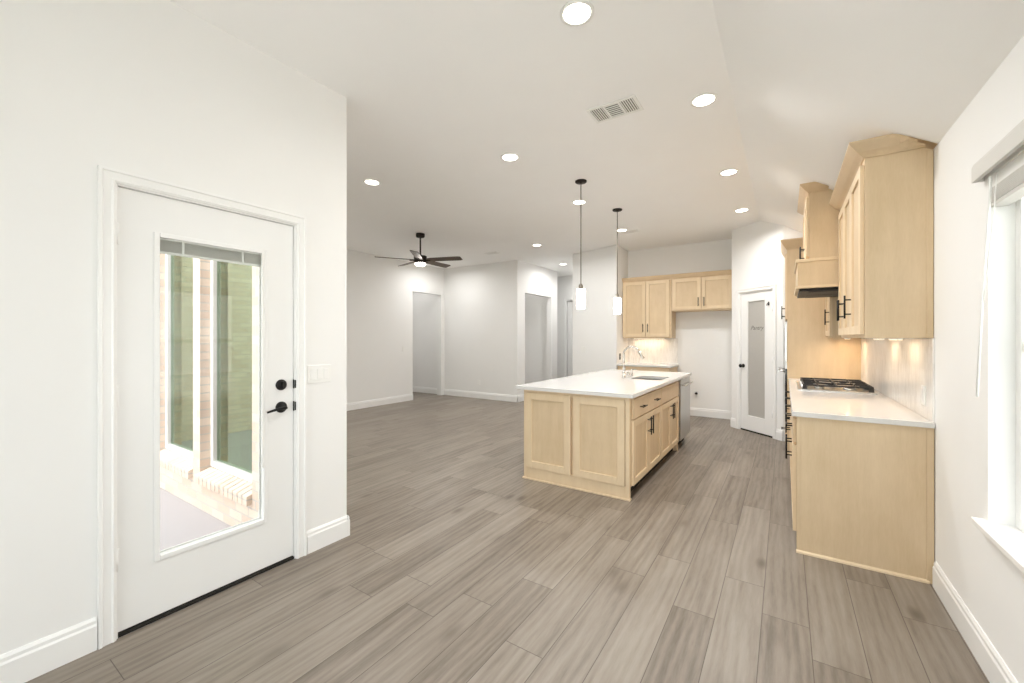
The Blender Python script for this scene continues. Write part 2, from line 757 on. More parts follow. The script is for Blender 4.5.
struct('wall_hall_left', hall_left, 'wall')


def niche(bm):
    box(bm, -6.0, -5.9, FY + 0.13, 9.34, 0, CZ)
    box(bm, -5.9, HX - 0.13, 9.22, 9.34, 0, CZ)


struct('wall_recess', niche, 'wall')


def hall_end(bm):
    box(bm, -7.0, -4.93, 10.13, 10.26, 0, CZ)
    box(bm, -4.93, -4.07, 10.13, 10.26, 2.38, CZ)
    box(bm, -4.07, -3.56, 10.13, 10.26, 0, CZ)
    box(bm, -7.1, -7.0, 9.34, 10.26, 0, CZ)
    box(bm, -7.1, -6.0, 9.24, 9.34, 0, CZ)


struct('wall_hall_end', hall_end, 'wall')


def corridor_end(bm):
    box(bm, -8.9, -8.8, 5.9, FY + 0.13, 0, CZ)
    box(bm, -8.9, LX - 0.13, 5.8, 5.9, 0, CZ)


struct('wall_corridor', corridor_end, 'wall')


def block(bm):
    prism(bm, [(-2.53, 7.235), (-2.53, KY), (-2.53, KY + 0.1), (-3.45, KY + 0.1), (-3.45, 11.1), (-3.56, 11.1), (-3.56, 7.59)], 'z', 0, CZ)


struct('wall_block', block, 'wall', bevel=0.012)


def kitchen_rear(bm):
    box(bm, -2.53, -0.68, KY, KY + 0.1, 0, CZ)


struct('wall_kitchen_rear', kitchen_rear, 'wall')

# the angled pantry wall
PA = Vector((-0.690, 7.232, 0))
PB = Vector((-0.020, 6.612, 0))
PD = (PB - PA).normalized()
PANG = math.atan2(PD.y, PD.x)
PLEN = (PB - PA).length
pantry = thing('wall_pantry', 'angled white wall holding the pantry door', 'wall', (PA.x, PA.y, 0), PANG, kind='structure')
PO0, PO1, POZ = 0.155, 0.757, 2.06   # door opening along the wall


def pantry_build(bm):
    # local x along the wall, +y into the pantry
    def slab(x0, x1, z0):
        n = 8
        for i in range(n):
            a = x0 + (x1 - x0) * i / n
            b = x0 + (x1 - x0) * (i + 1) / n
            za = ceil_z(PA.x + PD.x * a) + 0.03
            zb = ceil_z(PA.x + PD.x * b) + 0.03
            prism(bm, [(a, z0), (b, z0), (b, zb), (a, za)], 'y', 0, 0.10)
    slab(0, PO0, 0)
    slab(PO1, PLEN, 0)
    slab(PO0, PO1, POZ)


w = new('wall_face', pantry_build, 'wall', pantry)
struct('wall_pantry_left', bx(-0.69, -0.60, 7.236, 8.0, 0, CZ), 'wall')
struct('wall_pantry_right', lambda bm: prism(bm, [(-0.018, 0), (RX, 0), (RX, 2.5), (-0.018, 2.95)], 'y', 6.614, 6.71), 'wall')
struct('wall_pantry_back', lambda bm: (box(bm, -0.6, RX + 0.16, 7.9, 8.0, 0, CZ), box(bm, RX, RX + 0.16, 6.8, 8.0, 0, CZ)), 'wall')

# baseboards -------------------------------------------------------------


def base_prof(h=0.142, t=0.016):
    return [(0, 0), (t, 0), (t, h - 0.035), (t * 0.72, h - 0.026), (t * 0.72, h - 0.012), (t * 0.3, h), (0, h)]


def baseboard(name, p0, p1, n2=None):
    """runs from p0 to p1, projecting to the left of the direction of travel"""
    p0, p1 = Vector((*p0, 0)), Vector((*p1, 0))
    d = p1 - p0
    L = d.length
    ang = math.atan2(d.y, d.x)

    def f(bm):
        prism(bm, [(a, b) for a, b in base_prof()], 'x', 0, L)
    o = new(name, f, 'trim')
    o.location = p0
    o.rotation_euler = (0, 0, ang)
    o['kind'] = 'structure'
    return o


# travel direction chosen so the left-hand side faces the room
baseboard('baseboard_left', (WX, DY0 - 0.062), (WX, -1.95)).location = (WX, DY0 - 0.062, 0)
# left-hand side of a -Y travel is +X: faces the room
baseboard('baseboard_corner', (WX, LY - 0.0005), (WX, DY1 + 0.066))
baseboard('baseboard_corner_return', (WX - 0.5, LY), (WX + 0.0155, LY))
baseboard('baseboard_right', (RX, -1.95), (RX, 3.205))
baseboard('baseboard_living_left', (LX, OP0), (LX, LY))
baseboard('baseboard_living_far', (HX + 0.016, FY), (-8.8, FY))
baseboard('baseboard_hall', (HX, NI0), (HX, FY - 0.016))
baseboard('baseboard_hall_deep', (HX, 9.34), (HX, NI1))
baseboard('baseboard_recess', (-5.9, 9.22), (-5.9, FY + 0.13))
baseboard('baseboard_block', (-2.53, 7.235), (-3.56, 7.59))
baseboard('baseboard_kitchen_rear', (-0.69, KY), (-1.60, KY))
baseboard('baseboard_pantry_left', (-0.69, 7.225), (-0.69, KY)).location = (-0.69, 7.225, 0)


def along(t):
    q = PA + PD * t
    return (q.x, q.y)


baseboard('baseboard_pantry', along(PO0 - 0.058), along(-0.005))
baseboard('baseboard_pantry_end', along(PLEN), along(PO1 + 0.058))

# ---------------------------------------------------------------- patio door (door_1)


def casing_bars(bm, a0, a1, ztop, w, t, plane='x'):
    """three-sided casing around an opening a0..a1, drawn in local (a, out, z)"""
    prof = [(0, 0), (w, 0), (w, t), (w * 0.82, t * 1.0), (w * 0.74, t * 0.72), (w * 0.3, t * 0.62), (w * 0.2, t * 0.85), (w * 0.06, t * 0.6), (0, t * 0.35)]
    # verticals with mitred tops: sweep the profile around the corner
    path = [((a0, 0), (-1, 0)), ((a0, ztop), (-1, 1)), ((a1, ztop), (1, 1)), ((a1, 0), (1, 0))]
    rings = []
    for (a, z), (da, dz) in path:
        rings.append([bm.verts.new((a + da * p[0], -p[1], z + dz * p[0])) for p in prof])
    k = len(prof)
    for A, B in zip(rings, rings[1:]):
        for i in range(k):
            bm.faces.new((A[i], A[(i + 1) % k], B[(i + 1) % k], B[i]))
    bm.faces.new(rings[0])
    bm.faces.new(rings[-1][::-1])


# local frame: x runs +Y in the world, -y faces the room (+X)
door1 = thing('door_1', 'white patio door with one tall glass light and black hardware', 'door', (WX, DY0, 0), PI / 2, kind='structure')
DW = DY1 - DY0
new('casing', lambda bm: casing_bars(bm, 0.003, DW - 0.003, DZ - 0.004, 0.062, 0.02), 'trim', door1)
new('jamb', boxes((0, 0.009, 0.0, 0.24, 0, DZ), (DW - 0.009, DW, 0.0, 0.24, 0, DZ), (0.009, DW - 0.009, 0.0, 0.24, DZ - 0.009, DZ),
                  (0.009, 0.02, 0.062, 0.09, 0, DZ - 0.009), (DW - 0.02, DW - 0.009, 0.062, 0.09, 0, DZ - 0.009)), 'trim', door1)
new('threshold', boxes((0.009, DW - 0.009, 0.004, 0.24, 0.0, 0.014)), 'gap', door1)
LW0, LW1 = 0.012, DW - 0.012
G0, G1, GZ0, GZ1 = 0.141, 0.671, 0.288, 1.898     # outer edge of the light's frame


def leaf_build(bm):
    y0, y1 = 0.014, 0.058
    z0, z1 = 0.021, DZ - 0.012
    a, b, c, d = G0 + 0.015, G1 - 0.015, GZ0 + 0.015, GZ1 - 0.015
    box(bm, LW0, a, y0, y1, z0, z1)
    box(bm, b, LW1, y0, y1, z0, z1)
    box(bm, a, b, y0, y1, z0, c)
    box(bm, a, b, y0, y1, d, z1)


leaf = new('leaf', leaf_build, 'door', door1)


def lite_frame(bm):
    for (y0, y1) in ((0.004, 0.014), (0.058, 0.068)):
        w_ = 0.023
        box(bm, G0, G0 + w_, y0, y1, GZ0, GZ1)
        box(bm, G1 - w_, G1, y0, y1, GZ0, GZ1)
        box(bm, G0 + w_, G1 - w_, y0, y1, GZ0, GZ0 + w_)
        box(bm, G0 + w_, G1 - w_, y0, y1, GZ1 - w_, GZ1)


new('glazing_frame', lite_frame, 'door', leaf, bevel=0.003)
new('pane', lambda bm: (box(bm, G0 + 0.016, G1 - 0.016, 0.024, 0.027, GZ0 + 0.016, GZ1 - 0.016)), 'clear_glass', leaf)


def mini_blind(bm):
    # raised slats packed at the top between the panes, as fine ridges
    x0, x1 = G0 + 0.024, G1 - 0.024
    zt = GZ1 - 0.024
    for i in range(16):
        z = zt - 0.003 - i * 0.0036
        box(bm, x0, x1, 0.034, 0.046, z - 0.0022, z)


new('raised_blind', mini_blind, 'blind', leaf, label='grey mini blind drawn up inside the glass')
new('blind_rail', boxes((G0 + 0.024, G1 - 0.024, 0.032, 0.048, GZ1 - 0.096, GZ1 - 0.085),
                        (G0 + 0.12, G0 + 0.13, 0.030, 0.048, GZ1 - 0.09, GZ1 - 0.024),
                        (G1 - 0.13, G1 - 0.12, 0.030, 0.048, GZ1 - 0.09, GZ1 - 0.024)), 'vinyl', leaf)
new('slide_rail', boxes((G1 - 0.036, G1 - 0.028, -0.004, 0.004, 0.62, GZ1 - 0.02)), 'vinyl', leaf)
for hz in (0.31, 1.062, 1.812):
    def hinge(bm, hz=hz):
        tube(bm, [(0.004, -0.002, hz), (0.004, -0.002, hz + 0.098)], 0.006, 8)
        box(bm, 0.004, 0.016, 0.004, 0.013, hz, hz + 0.098)
    new('hinge', hinge, 'trim', leaf)


def deadbolt(bm):
    lathe(bm, [(0.033, 0), (0.033, -0.006), (0.026, -0.016), (0.0, -0.016)], (0.752, 0.014, 1.094), 24, 'y')
    box(bm, 0.747, 0.757, -0.020, -0.002, 1.073, 1.115)


new('deadbolt', deadbolt, 'black', leaf)


def lever(bm):
    c = (0.752, 0.014, 0.958)
    lathe(bm, [(0.034, 0), (0.034, -0.006), (0.026, -0.014), (0.012, -0.018), (0.011, -0.045), (0.0, -0.047)], c, 24, 'y')
    tube(bm, [(0.762, -0.033, 0.956), (0.752, -0.034, 0.958), (0.715, -0.036, 0.957), (0.675, -0.034, 0.949), (0.650, -0.03, 0.943)],
         [0.009, 0.010, 0.008, 0.007, 0.006], 10)


new('lever_handle', lever, 'black', leaf)
new('strike_plate', boxes((LW1 + 0.0015, LW1 + 0.0025, 0.002, 0.05, 1.065, 1.12), (LW1 + 0.0015, LW1 + 0.0025, 0.002, 0.05, 0.925, 0.985),
                          (LW1 + 0.003, LW1 + 0.011, -0.006, 0.000, 1.068, 1.118), (LW1 + 0.003, LW1 + 0.011, -0.006, 0.000, 0.930, 0.982)), 'black', door1)

# ---------------------------------------------------------------- side window (window_1) with stool and blind
win = thing('window_1', 'large side window with deep white reveal and stool', 'window', (RX, WY0, 0), 0, kind='structure')
WL = WY1 - WY0


def reveal(bm):
    T = 0.16
    t = 0.012
    box(bm, 0, T, 0, t, WZ0, WZ1)
    box(bm, 0, T, WL - t, WL, WZ0, WZ1)
    box(bm, 0, T, t, WL - t, WZ1 - t, WZ1)


new('reveal', reveal, 'trim', win)
new('stool', boxes((-0.040, 0.155, -0.03, WL + 0.030, WZ0 - 0.004, WZ0 + 0.02)), 'trim', win, bevel=0.004)


def wframe(bm):
    x0, x1 = 0.075, 0.13
    t, f = 0.012, 0.045
    a0, a1, z0, z1 = t, WL - t, WZ0 + 0.02, WZ1 - t
    box(bm, x0, x1, a0, a0 + f, z0, z1)
    box(bm, x0, x1, a1 - f, a1, z0, z1)
    box(bm, x0, x1, a0 + f, a1 - f, z0, z0 + f)
    box(bm, x0, x1, a0 + f, a1 - f, z1 - f, z1)
    box(bm, x0, x1, WL / 2 - 0.035, WL / 2 + 0.035, z0 + f, z1 - f)
    zm = 1.345
    box(bm, x0 + 0.005, x1 - 0.005, a0 + f, WL / 2 - 0.035, zm - 0.02, zm + 0.02)
    box(bm, x0 + 0.005, x1 - 0.005, WL / 2 + 0.035, a1 - f, zm - 0.02, zm + 0.02)


new('window_frame', wframe, 'vinyl', win, bevel=0.003)
new('pane', bx(0.101, 0.105, 0.05, WL - 0.05, WZ0 + 0.06, WZ1 - 0.05), 'clear_glass', win)

blind = thing('window_blind', 'pale faux-wood blind drawn fully up over the side window', 'blind', (RX, WY0 - 0.035, 2.04), 0)
BL = WL + 0.07


def valance(bm):
    prism(bm, [(-0.036, 0.0), (-0.036, 0.062), (-0.030, 0.078), (-0.020, 0.078), (-0.020, 0.0)], 'y', 0, BL)
    box(bm, -0.020, -0.001, BL - 0.012, BL, 0.0, 0.078)
    box(bm, -0.020, -0.001, 0, 0.012, 0.0, 0.078)


new('valance', valance, 'blind', blind, bevel=0.002)
new('head_rail', bx(0.006, 0.056, 0.052, BL - 0.052, -0.044, 0.002), 'vinyl', blind)


def stack(bm):
    for i in range(9):
        z = -0.047 - i * 0.0068
        box(bm, 0.004, 0.054, 0.055, BL - 0.055, z - 0.0046, z)


new('raised_slats', stack, 'blind', blind)
new('bottom_rail', bx(0.003, 0.057, 0.055, BL - 0.055, -0.125, -0.109), 'blind', blind, bevel=0.003)
new('tilt_wand', lambda bm: tube(bm, [(-0.012, BL - 0.115, -0.01), (-0.014, BL - 0.113, -0.10), (-0.030, BL - 0.098, -0.50), (-0.042, BL - 0.088, -0.90)], 0.0045, 8), 'vinyl', blind)
new('lift_cord', lambda bm: tube(bm, [(-0.006, BL - 0.150, -0.01), (-0.010, BL - 0.142, -0.16), (-0.028, BL - 0.100, -0.52)], 0.0018, 6), 'vinyl', blind)

# unseen rear window behind the camera, added to bring in more daylight
rw = thing('window_2', 'wide unseen window added behind the camera for daylight', 'window', (0, -1.95, 0), 0, kind='structure')


def rwf(bm):
    x0, x1, z0, z1 = BW
    f = 0.05
    for (a, b, c, d) in ((x0, x0 + f, z0, z1), (x1 - f, x1, z0, z1), (x0 + f, x1 - f, z0, z0 + f), (x0 + f, x1 - f, z1 - f, z1),
                         ((x0 + x1) / 2 - 0.03, (x0 + x1) / 2 + 0.03, z0 + f, z1 - f)):
        box(bm, a, b, -0.11, -0.05, c, d)


new('window_frame', rwf, 'vinyl', rw)
new('pane', bx(BW[0] + 0.05, BW[1] - 0.05, -0.085, -0.08, BW[2] + 0.05, BW[3] - 0.05), 'clear_glass', rw)

# patio windows of the living room
for i, (a, b) in enumerate((W1, W2)):
    pw = thing('window_%d' % (i + 3), ('patio window with white frame, %s, seen through the glass door' % ('further along the brick wall' if i == 0 else 'nearest the glass door')),
               'window', (a, EY, 0), 0, kind='structure')
    wd = b - a

    def fr(bm, wd=wd):
        f = 0.05
        z0, z1 = PZ0 + 0.035, PZ1
        box(bm, 0, f, 0.075, 0.14, z0, z1)
        box(bm, wd - f, wd, 0.075, 0.14, z0, z1)
        box(bm, f, wd - f, 0.075, 0.14, z0, z0 + f)
        box(bm, f, wd - f, 0.075, 0.14, z1 - f, z1)
    new('window_frame', fr, 'vinyl', pw, bevel=0.003)
    new('pane', bx(0.045, wd - 0.045, 0.105, 0.109, PZ0 + 0.08, PZ1 - 0.045), 'low_e_glass', pw)

    def sill(bm, wd=wd):
        # a row of bricks on edge, sloping to the front
        n = 12
        for k in range(n):
            x0 = -0.0 + wd * k / n
            prism(bm, [(-0.035, PZ0 - 0.075), (-0.035, PZ0 - 0.005), (0.075, PZ0 + 0.034), (0.075, PZ0 - 0.04)], 'x', x0 + 0.004, x0 + wd / n - 0.004)
    new('brick_sill', sill, 'brick_y', pw, bevel=0.003)

# patio ground, lawn and what the patio windows mirror
struct('patio_floor', bx(-11.0, WX - 0.13, -6.5, EY, -0.14, -0.07), 'concrete')
struct('lawn', bx(-30, WX - 0.3, -24, 20, -0.5, -0.15), 'grass')
struct('bounce_ground', bx(WX - 0.3, 16, -24, 20, -0.5, -0.15), 'bounce_paving')  # unseen pale ground, added to bounce daylight up onto the ceiling
struct('wall_patio_end', lambda bm: box(bm, -7.3, -7.05, -3.6, EY, -0.14, 2.75), 'brick_x')


def leafy(bm, cx, cy, cz, r, n, seed):
    rnd = random.Random(seed)
    for i in range(n):
        th, ph = rnd.uniform(0, 2 * PI), math.acos(rnd.uniform(-1, 1))
        rr = r * (0.55 + 0.45 * rnd.random())
        p = Vector((cx + rr * math.sin(ph) * math.cos(th), cy + rr * math.sin(ph) * math.sin(th), cz + rr * 0.8 * math.cos(ph)))
        u = Vector((rnd.uniform(-1, 1), rnd.uniform(-1, 1), rnd.uniform(-1, 1))).normalized()
        v = u.orthogonal().normalized()
        s = rnd.uniform(0.12, 0.22)
        bm.faces.new([bm.verts.new(p + u * s), bm.verts.new(p + v * s * 0.5), bm.verts.new(p - u * s), bm.verts.new(p - v * s * 0.5)])


M['leaves'] = paint('tree_leaves', (0.12, 0.22, 0.06), 0.7)
M['bark'] = paint('tree_bark', (0.12, 0.09, 0.06), 0.9)
for k, (tx, ty, r) in enumerate(((-10.5, -2.2, 1.9), (-11.5, -7.4, 2.1), (-10.3, 2.2, 1.7))):
    t = thing('garden_tree', ['leafy green tree behind the patio end wall, mirrored in the nearest patio window',
                              'leafy green tree behind the patio end wall at its far end',
                              'smaller leafy green tree closest to the house behind the patio end wall'][k], 'tree', (tx, ty, -0.15), 0, 'garden trees')
    new('trunk', lambda bm: tube(bm, [(0, 0, 0), (0.05, 0.02, 1.5), (0.0, 0, 3.2)], [0.16, 0.12, 0.07], 10), 'bark', t)
    new('crown', lambda bm: leafy(bm, 0, 0, 3.4, r, 1600, k), 'leaves', t)

# ---------------------------------------------------------------- pantry door (door_2)
d2 = thing('door_2', 'white pantry door with tall frosted panel and black knob', 'door', (PA.x, PA.y, 0), PANG, kind='structure')
new('casing', lambda bm: casing_bars(bm, PO0 + 0.003, PO1 - 0.003, POZ - 0.003, 0.056, 0.018), 'trim', d2)
new('jamb', boxes((PO0, PO0 + 0.014, 0.0, 0.1, 0, POZ), (PO1 - 0.014, PO1, 0.0, 0.1, 0, POZ), (PO0 + 0.014, PO1 - 0.014, 0, 0.1, POZ - 0.014, POZ)), 'trim', d2)
new('floor_gap', bx(PO0 + 0.014, PO1 - 0.014, 0.010, 0.05, 0.0, 0.018), 'gap', d2)
fa, fb, fz0, fz1 = PO0 + 0.145, PO1 - 0.155, 0.235, 1.915


def pleaf(bm):
    y0, y1 = 0.012, 0.047
    a, b = PO0 + 0.017, PO1 - 0.017
    z0, z1 = 0.02, POZ - 0.017
    box(bm, a, fa, y0, y1, z0, z1)
    box(bm, fb, b, y0, y1, z0, z1)
    box(bm, fa, fb, y0, y1, z0, fz0)
    box(bm, fa, fb, y0, y1, fz1, z1)


leaf2 = new('leaf', pleaf, 'door', d2, bevel=0.003)
new('frosted_pane', bx(fa, fb, 0.026, 0.032, fz0, fz1), 'frosted', leaf2, label='grey frosted glass panel')
new('knob', lambda bm: lathe(bm, [(0.028, 0), (0.028, -0.008), (0.011, -0.012), (0.011, -0.035), (0.024, -0.045), (0.028, -0.058), (0.020, -0.068), (0, -0.070)], (PO0 + 0.065, 0.012, 0.965), 20, 'y'), 'black', leaf2)
new('hook', lambda bm: (tube(bm, [(fb + 0.07, 0.010, 1.865), (fb + 0.07, -0.018, 1.855), (fb + 0.07, -0.02, 1.83)], 0.006, 8), box(bm, fb + 0.06, fb + 0.08, 0.006, 0.012, 1.835, 1.885)), 'black', leaf2)
for hz in (0.28, 1.02, 1.75):
    new('hinge', lambda bm: tube(bm, [(PO1 - 0.012, -0.003, hz), (PO1 - 0.012, -0.003, hz + 0.09)], 0.006, 8), 'trim', leaf2)
M['etch'] = paint('etched_lettering', (0.20, 0.19, 0.17), 0.5)
tx = bpy.data.curves.new('lettering', 'FONT')
tx.body = 'Pantry'
tx.size = 0.085
tx.shear = 0.35
tx.extrude = 0.0006
tx.align_x = 'CENTER'
tx.materials.append(M['etch'])
to = bpy.data.objects.new('lettering', tx)
COL.objects.link(to)
to.parent = leaf2
to.location = ((fa + fb) / 2, 0.0252, 1.50)
to.rotation_euler = (PI / 2, 0, 0)

# hall door (door_3)
d3 = thing('door_3', 'tall two-panel door at the end of the hallway', 'door', (-4.93, 10.13, 0), 0, kind='structure')


def hdoor(bm):
    W_ = 0.86
    box(bm, 0.02, 0.13, 0.02, 0.055, 0.01, 2.36)
    box(bm, W_ - 0.13, W_ - 0.02, 0.02, 0.055, 0.01, 2.36)
    for z0, z1 in ((0.01, 0.22), (0.95, 1.10), (1.72, 1.84), (2.23, 2.36)):
        box(bm, 0.13, W_ - 0.13, 0.02, 0.055, z0, z1)
    box(bm, 0.13, W_ - 0.13, 0.032, 0.045, 0.2, 2.3)


new('leaf', hdoor, 'door', d3, bevel=0.004)
new('casing', lambda bm: casing_bars(bm, 0.0, 0.86, 2.38, 0.06, 0.018), 'trim', d3)
struct('wall_hall_backing', bx(-5.1, -3.9, 10.27, 10.35, 0, CZ), 'wall')

# ---------------------------------------------------------------- cabinet parts


def shaker(bm, x0, x1, z0, z1, y=-0.02, t=0.02, fw=0.057):
    """a five-piece door whose front is at y (towards -y)"""
    g = 0.0015
    x0, x1 = x0 + g, x1 - g
    box(bm, x0, x0 + fw, y, y + t, z0, z1)
    box(bm, x1 - fw, x1, y, y + t, z0, z1)
    box(bm, x0 + fw, x1 - fw, y, y + t, z0, z0 + fw)
    box(bm, x0 + fw, x1 - fw, y, y + t, z1 - fw, z1)
    nf = len(bm.faces)
    box(bm, x0 + fw, x1 - fw, y + 0.012, y + t - 0.002, z0 + fw, z1 - fw)
    bm.faces.ensure_lookup_table()
    for f in bm.faces[nf:]:
        f.material_index = 1


def door_part(root, x0, x1, z0, z1, y=-0.021, handle=None, label=None, hl=0.16):
    o = new('cabinet_door', lambda bm: shaker(bm, x0, x1, z0, z1, y), ['wood_frame', 'wood'], root, bevel=0.0018, label=label)
    if handle:
        hx, hz = handle
        new('handle', lambda bm: bar_pull(bm, hx, hz, y, hl, True), 'black', o)
    return o


def bar_pull(bm, x, z, y, L, vertical=True, out=0.034, r=0.0058):
    """(x, z) = centre of the pull on a front at y"""
    h = L / 2
    k = h * 0.62
    if vertical:
        tube(bm, [(x, y - out, z - h), (x, y - out, z + h)], r, 8)
        for s in (-k, k):
            tube(bm, [(x, y, z + s), (x, y - out, z + s)], r * 0.8, 8)
    else:
        tube(bm, [(x - h, y - out, z), (x + h, y - out, z)], r, 8)
        for s in (-k, k):
            tube(bm, [(x + s, y, z), (x + s, y - out, z)], r * 0.8, 8)


def drawer_part(root, x0, x1, z0, z1, y=-0.021, handles=(), name='drawer'):
    def f(bm):
        box(bm, x0 + 0.0015, x1 - 0.0015, y, y + 0.02, z0, z1)
    o = new(name, f, 'wood_h', root, bevel=0.002)
    for hx in handles:
        new('handle', lambda bm, hx=hx: bar_pull(bm, hx, (z0 + z1) / 2, y, 0.13, False), 'black', o)
    return o


def crown_prof():
    # (out, up)
    return [(0, 0), (0.006, 0.0), (0.012, 0.010), (0.03, 0.030), (0.052, 0.062), (0.060, 0.075), (0.060, 0.085), (0, 0.085)]


def sweep_crown(bm, path, prof, z, clip=None):
    """path: (x, y) corners with outward mitre directions (dx, dy); clip(x,y)->max z"""
    rings = []
    for (x, y), (dx, dy) in path:
        r = []
        for o_, u in prof:
            X, Y, Z = x + dx * o_, y + dy * o_, z + u
            if clip:
                Z = min(Z, clip(X, Y))
            r.append(bm.verts.new((X, Y, Z)))
        rings.append(r)
    k = len(prof)
    for A, B in zip(rings, rings[1:]):
        for i in range(k):
            bm.faces.new((A[i], A[(i + 1) % k], B[(i + 1) % k], B[i]))
    bm.faces.new(rings[0])
    bm.faces.new(rings[-1][::-1])


# ---------------------------------------------------------------- the right-hand run (fronts face -X)
# local frame: origin at the far end, x runs towards the camera, y runs to the wall
CTZ = 0.876   # top of base cabinets
BF = 0.063    # carcass front


def right_frame(name, label, y_far, front, cat='cabinet', group=None, z=0.0):
    return thing(name, label, cat, (front, y_far, z), -PI / 2, group)


def base_unit(y_near, y_far, label, drawers, doors, end_panel=False):
    w_ = y_far - y_near
    r = right_frame('base_cabinet', label, y_far, BF, 'cabinet', 'base cabinets under the cooktop counter')
    D = RX - BF - 0.003
    new('carcass', boxes((0.001, w_ - 0.001, 0, D, 0.105, CTZ - 0.001), (0.001, w_ - (0.02 if end_panel else 0.001), 0.06, D, 0.0, 0.105)), 'wood', r)
    if end_panel:
        def ep(bm):
            box(bm, w_, w_ + 0.006, 0.022, D - 0.03, 0.0, CTZ - 0.001)
            box(bm, w_ - 0.001, w_ + 0.004, -0.001, 0.022, 0.0, CTZ - 0.001)
            box(bm, w_ - 0.001, w_ + 0.010, D - 0.03, D, 0.0, CTZ - 0.001)
        e = new('end_panel', ep, 'wood', r, bevel=0.001)
        new('shoe_molding', lambda bm: prism(bm, [(w_ + 0.006, 0), (w_ + 0.018, 0), (w_ + 0.016, 0.010), (w_ + 0.006, 0.018)], 'y', -0.003, D - 0.02), 'wood_frame', r)
    for (a, b) in drawers:
        drawer_part(r, a, b, 0.70, 0.855, handles=((a + b) / 2,))
    for (a, b, hx, z1) in doors:
        door_part(r, a, b, 0.125, z1, handle=(hx, z1 - 0.11) if hx else None)
    new('toe_kick', bx(0.002, w_ - 0.02, 0.055, 0.0598, 0.002, 0.104), 'gap', r)
    return r


base_unit(3.240, 4.14, 'maple base cabinet at the near end, its plain end panel facing the room', [(0.01, 0.44), (0.455, 0.885)],
          [(0.01, 0.445, 0.40, 0.685), (0.45, 0.885, 0.50, 0.685)], True)
base_unit(4.142, 5.24, 'maple base cabinet directly under the gas cooktop', [(0.01, 0.54), (0.555, 1.09)],
          [(0.01, 0.545, 0.50, 0.685), (0.55, 1.09, 0.60, 0.685)])
base_unit(5.242, 5.858, 'narrow maple base cabinet between the cooktop and the oven tower', [(0.01, 0.606)], [(0.01, 0.606, 0.56, 0.685)])

ct = new('countertop', bx(0.036, RX - 0.002, 3.214, 5.857, CTZ, 0.908), 'quartz', bevel=0.003)
tag(ct, 'white quartz counter holding the gas cooktop along the right wall', 'countertop')
bs = new('backsplash', bx(RX - 0.009, RX - 0.0005, 3.232, 5.857, 0.9085, 1.378), 'mosaic_x')
tag(bs, 'pale stick mosaic backsplash behind the gas cooktop', 'backsplash')
ol = thing('wall_outlet', 'outlet on the mosaic backsplash near the end of the cooktop counter', 'outlet', (RX - 0.009, 3.40, 1.04), -PI / 2, 'wall outlets')


def outlet(root, y=-0.0):
    new('plate', bx(-0.036, 0.036, -0.006, 0, -0.058, 0.058), 'plate', root, bevel=0.002)
    new('socket', boxes((-0.017, 0.017, -0.008, -0.006, 0.008, 0.040), (-0.017, 0.017, -0.008, -0.006, -0.040, -0.008)), 'plate', root, bevel=0.001)


outlet(ol)

# upper cabinet, near
UB = 1.38
UFX = 0.401


def end_crown(w_, D, zt, clip_w, near_ret=True, far_ret=False):
    pr = crown_prof()
    path = []
    if far_ret:
        path += [((0, D), (-1, 0)), ((0, 0), (-1, -1))]
    else:
        path += [((0, 0), (0, -1))]
    path += [((w_, 0), (1, -1)), ((w_, D), (1, 0))]
    return path, pr


def clip_for(front_x):
    # local y is world x minus the front: keep the crown a hair under the sloping ceiling
    return lambda X, Y: ceil_z(front_x + Y) - 0.004


def upper(name, label, y_near, y_far, fx, z0, z1, doors, crown=True, hz=None, up_scale=1.0, far_ret=False, ret=None, group='upper cabinets over the cooktop counter', hl=0.16):
    w_ = y_far - y_near
    D = RX - fx - 0.003
    r = right_frame(name, label, y_far, fx, 'cabinet', group)

    def carc(bm):
        # the back top corner is cut to the ceiling's slope
        zt = z1
        zb = min(zt, ceil_z(fx + D) - 0.006)
        yc = D if zb >= zt else max(0.02, (CZ - (zt + 0.006)) / SLOPE - 0.303 - fx)
        poly = [(0, z0), (D, z0), (D, zb), (yc, zt), (0, zt)] if zb < zt else [(0, z0), (D, z0), (D, zt), (0, zt)]
        prism(bm, poly, 'x', 0.001, w_ - 0.001)
        box(bm, w_ - 0.002, w_ + 0.002, 0.0, 0.022, z0, z1)
        box(bm, w_ - 0.002, w_ + 0.004, D - 0.026, D, z0 - 0.0, zb - 0.002)
    new('carcass', carc, 'wood', r)
    for (a, b, hx) in doors:
        door_part(r, a, b, z0 + 0.022, z1 - 0.045, handle=(hx, hz if hz else z0 + 0.215) if hx else None, hl=hl)
    if crown:
        path, pr = end_crown(w_, D, z1, None, True, far_ret)
        pr = [(a * 1.35 * up_scale, b * 1.0 * up_scale) for a, b in pr]
        nseg = []
        # subdivide the return so the slope cut follows the ceiling
        p2 = path[:-1]
        for s in range(1, 9):
            p2.append(((w_, (ret or D) * s / 8), (1, 0)))
        if far_ret:
            p0 = [((0, D * (8 - s) / 8), (-1, 0)) for s in range(8)]
            p2 = p0 + p2[1:]
        new('crown_molding', lambda bm: sweep_crown(bm, p2, pr, z1 - 0.012, clip_for(fx)), 'wood_h', r)
    return r


un = upper('upper_cabinet', 'large three-door maple upper cabinet at the near end, plain end panel facing the room', 3.25, 4.50, UFX, UB, 2.475,
           [(0.012, 0.40, 0.31 + 0.06), (0.402, 0.79, 0.425), (0.792, 1.236, 0.825)])
# chimney cabinet over the hood
HF = 0.178
uh = upper('upper_cabinet', 'tall maple cabinet rising above the range hood to the sloped ceiling', 4.502, 5.30, HF, 2.085, 2.675,
           [(0.012, 0.398, 0.36), (0.402, 0.786, 0.44)], hz=2.19, far_ret=True, hl=0.14, ret=0.135, up_scale=0.85)
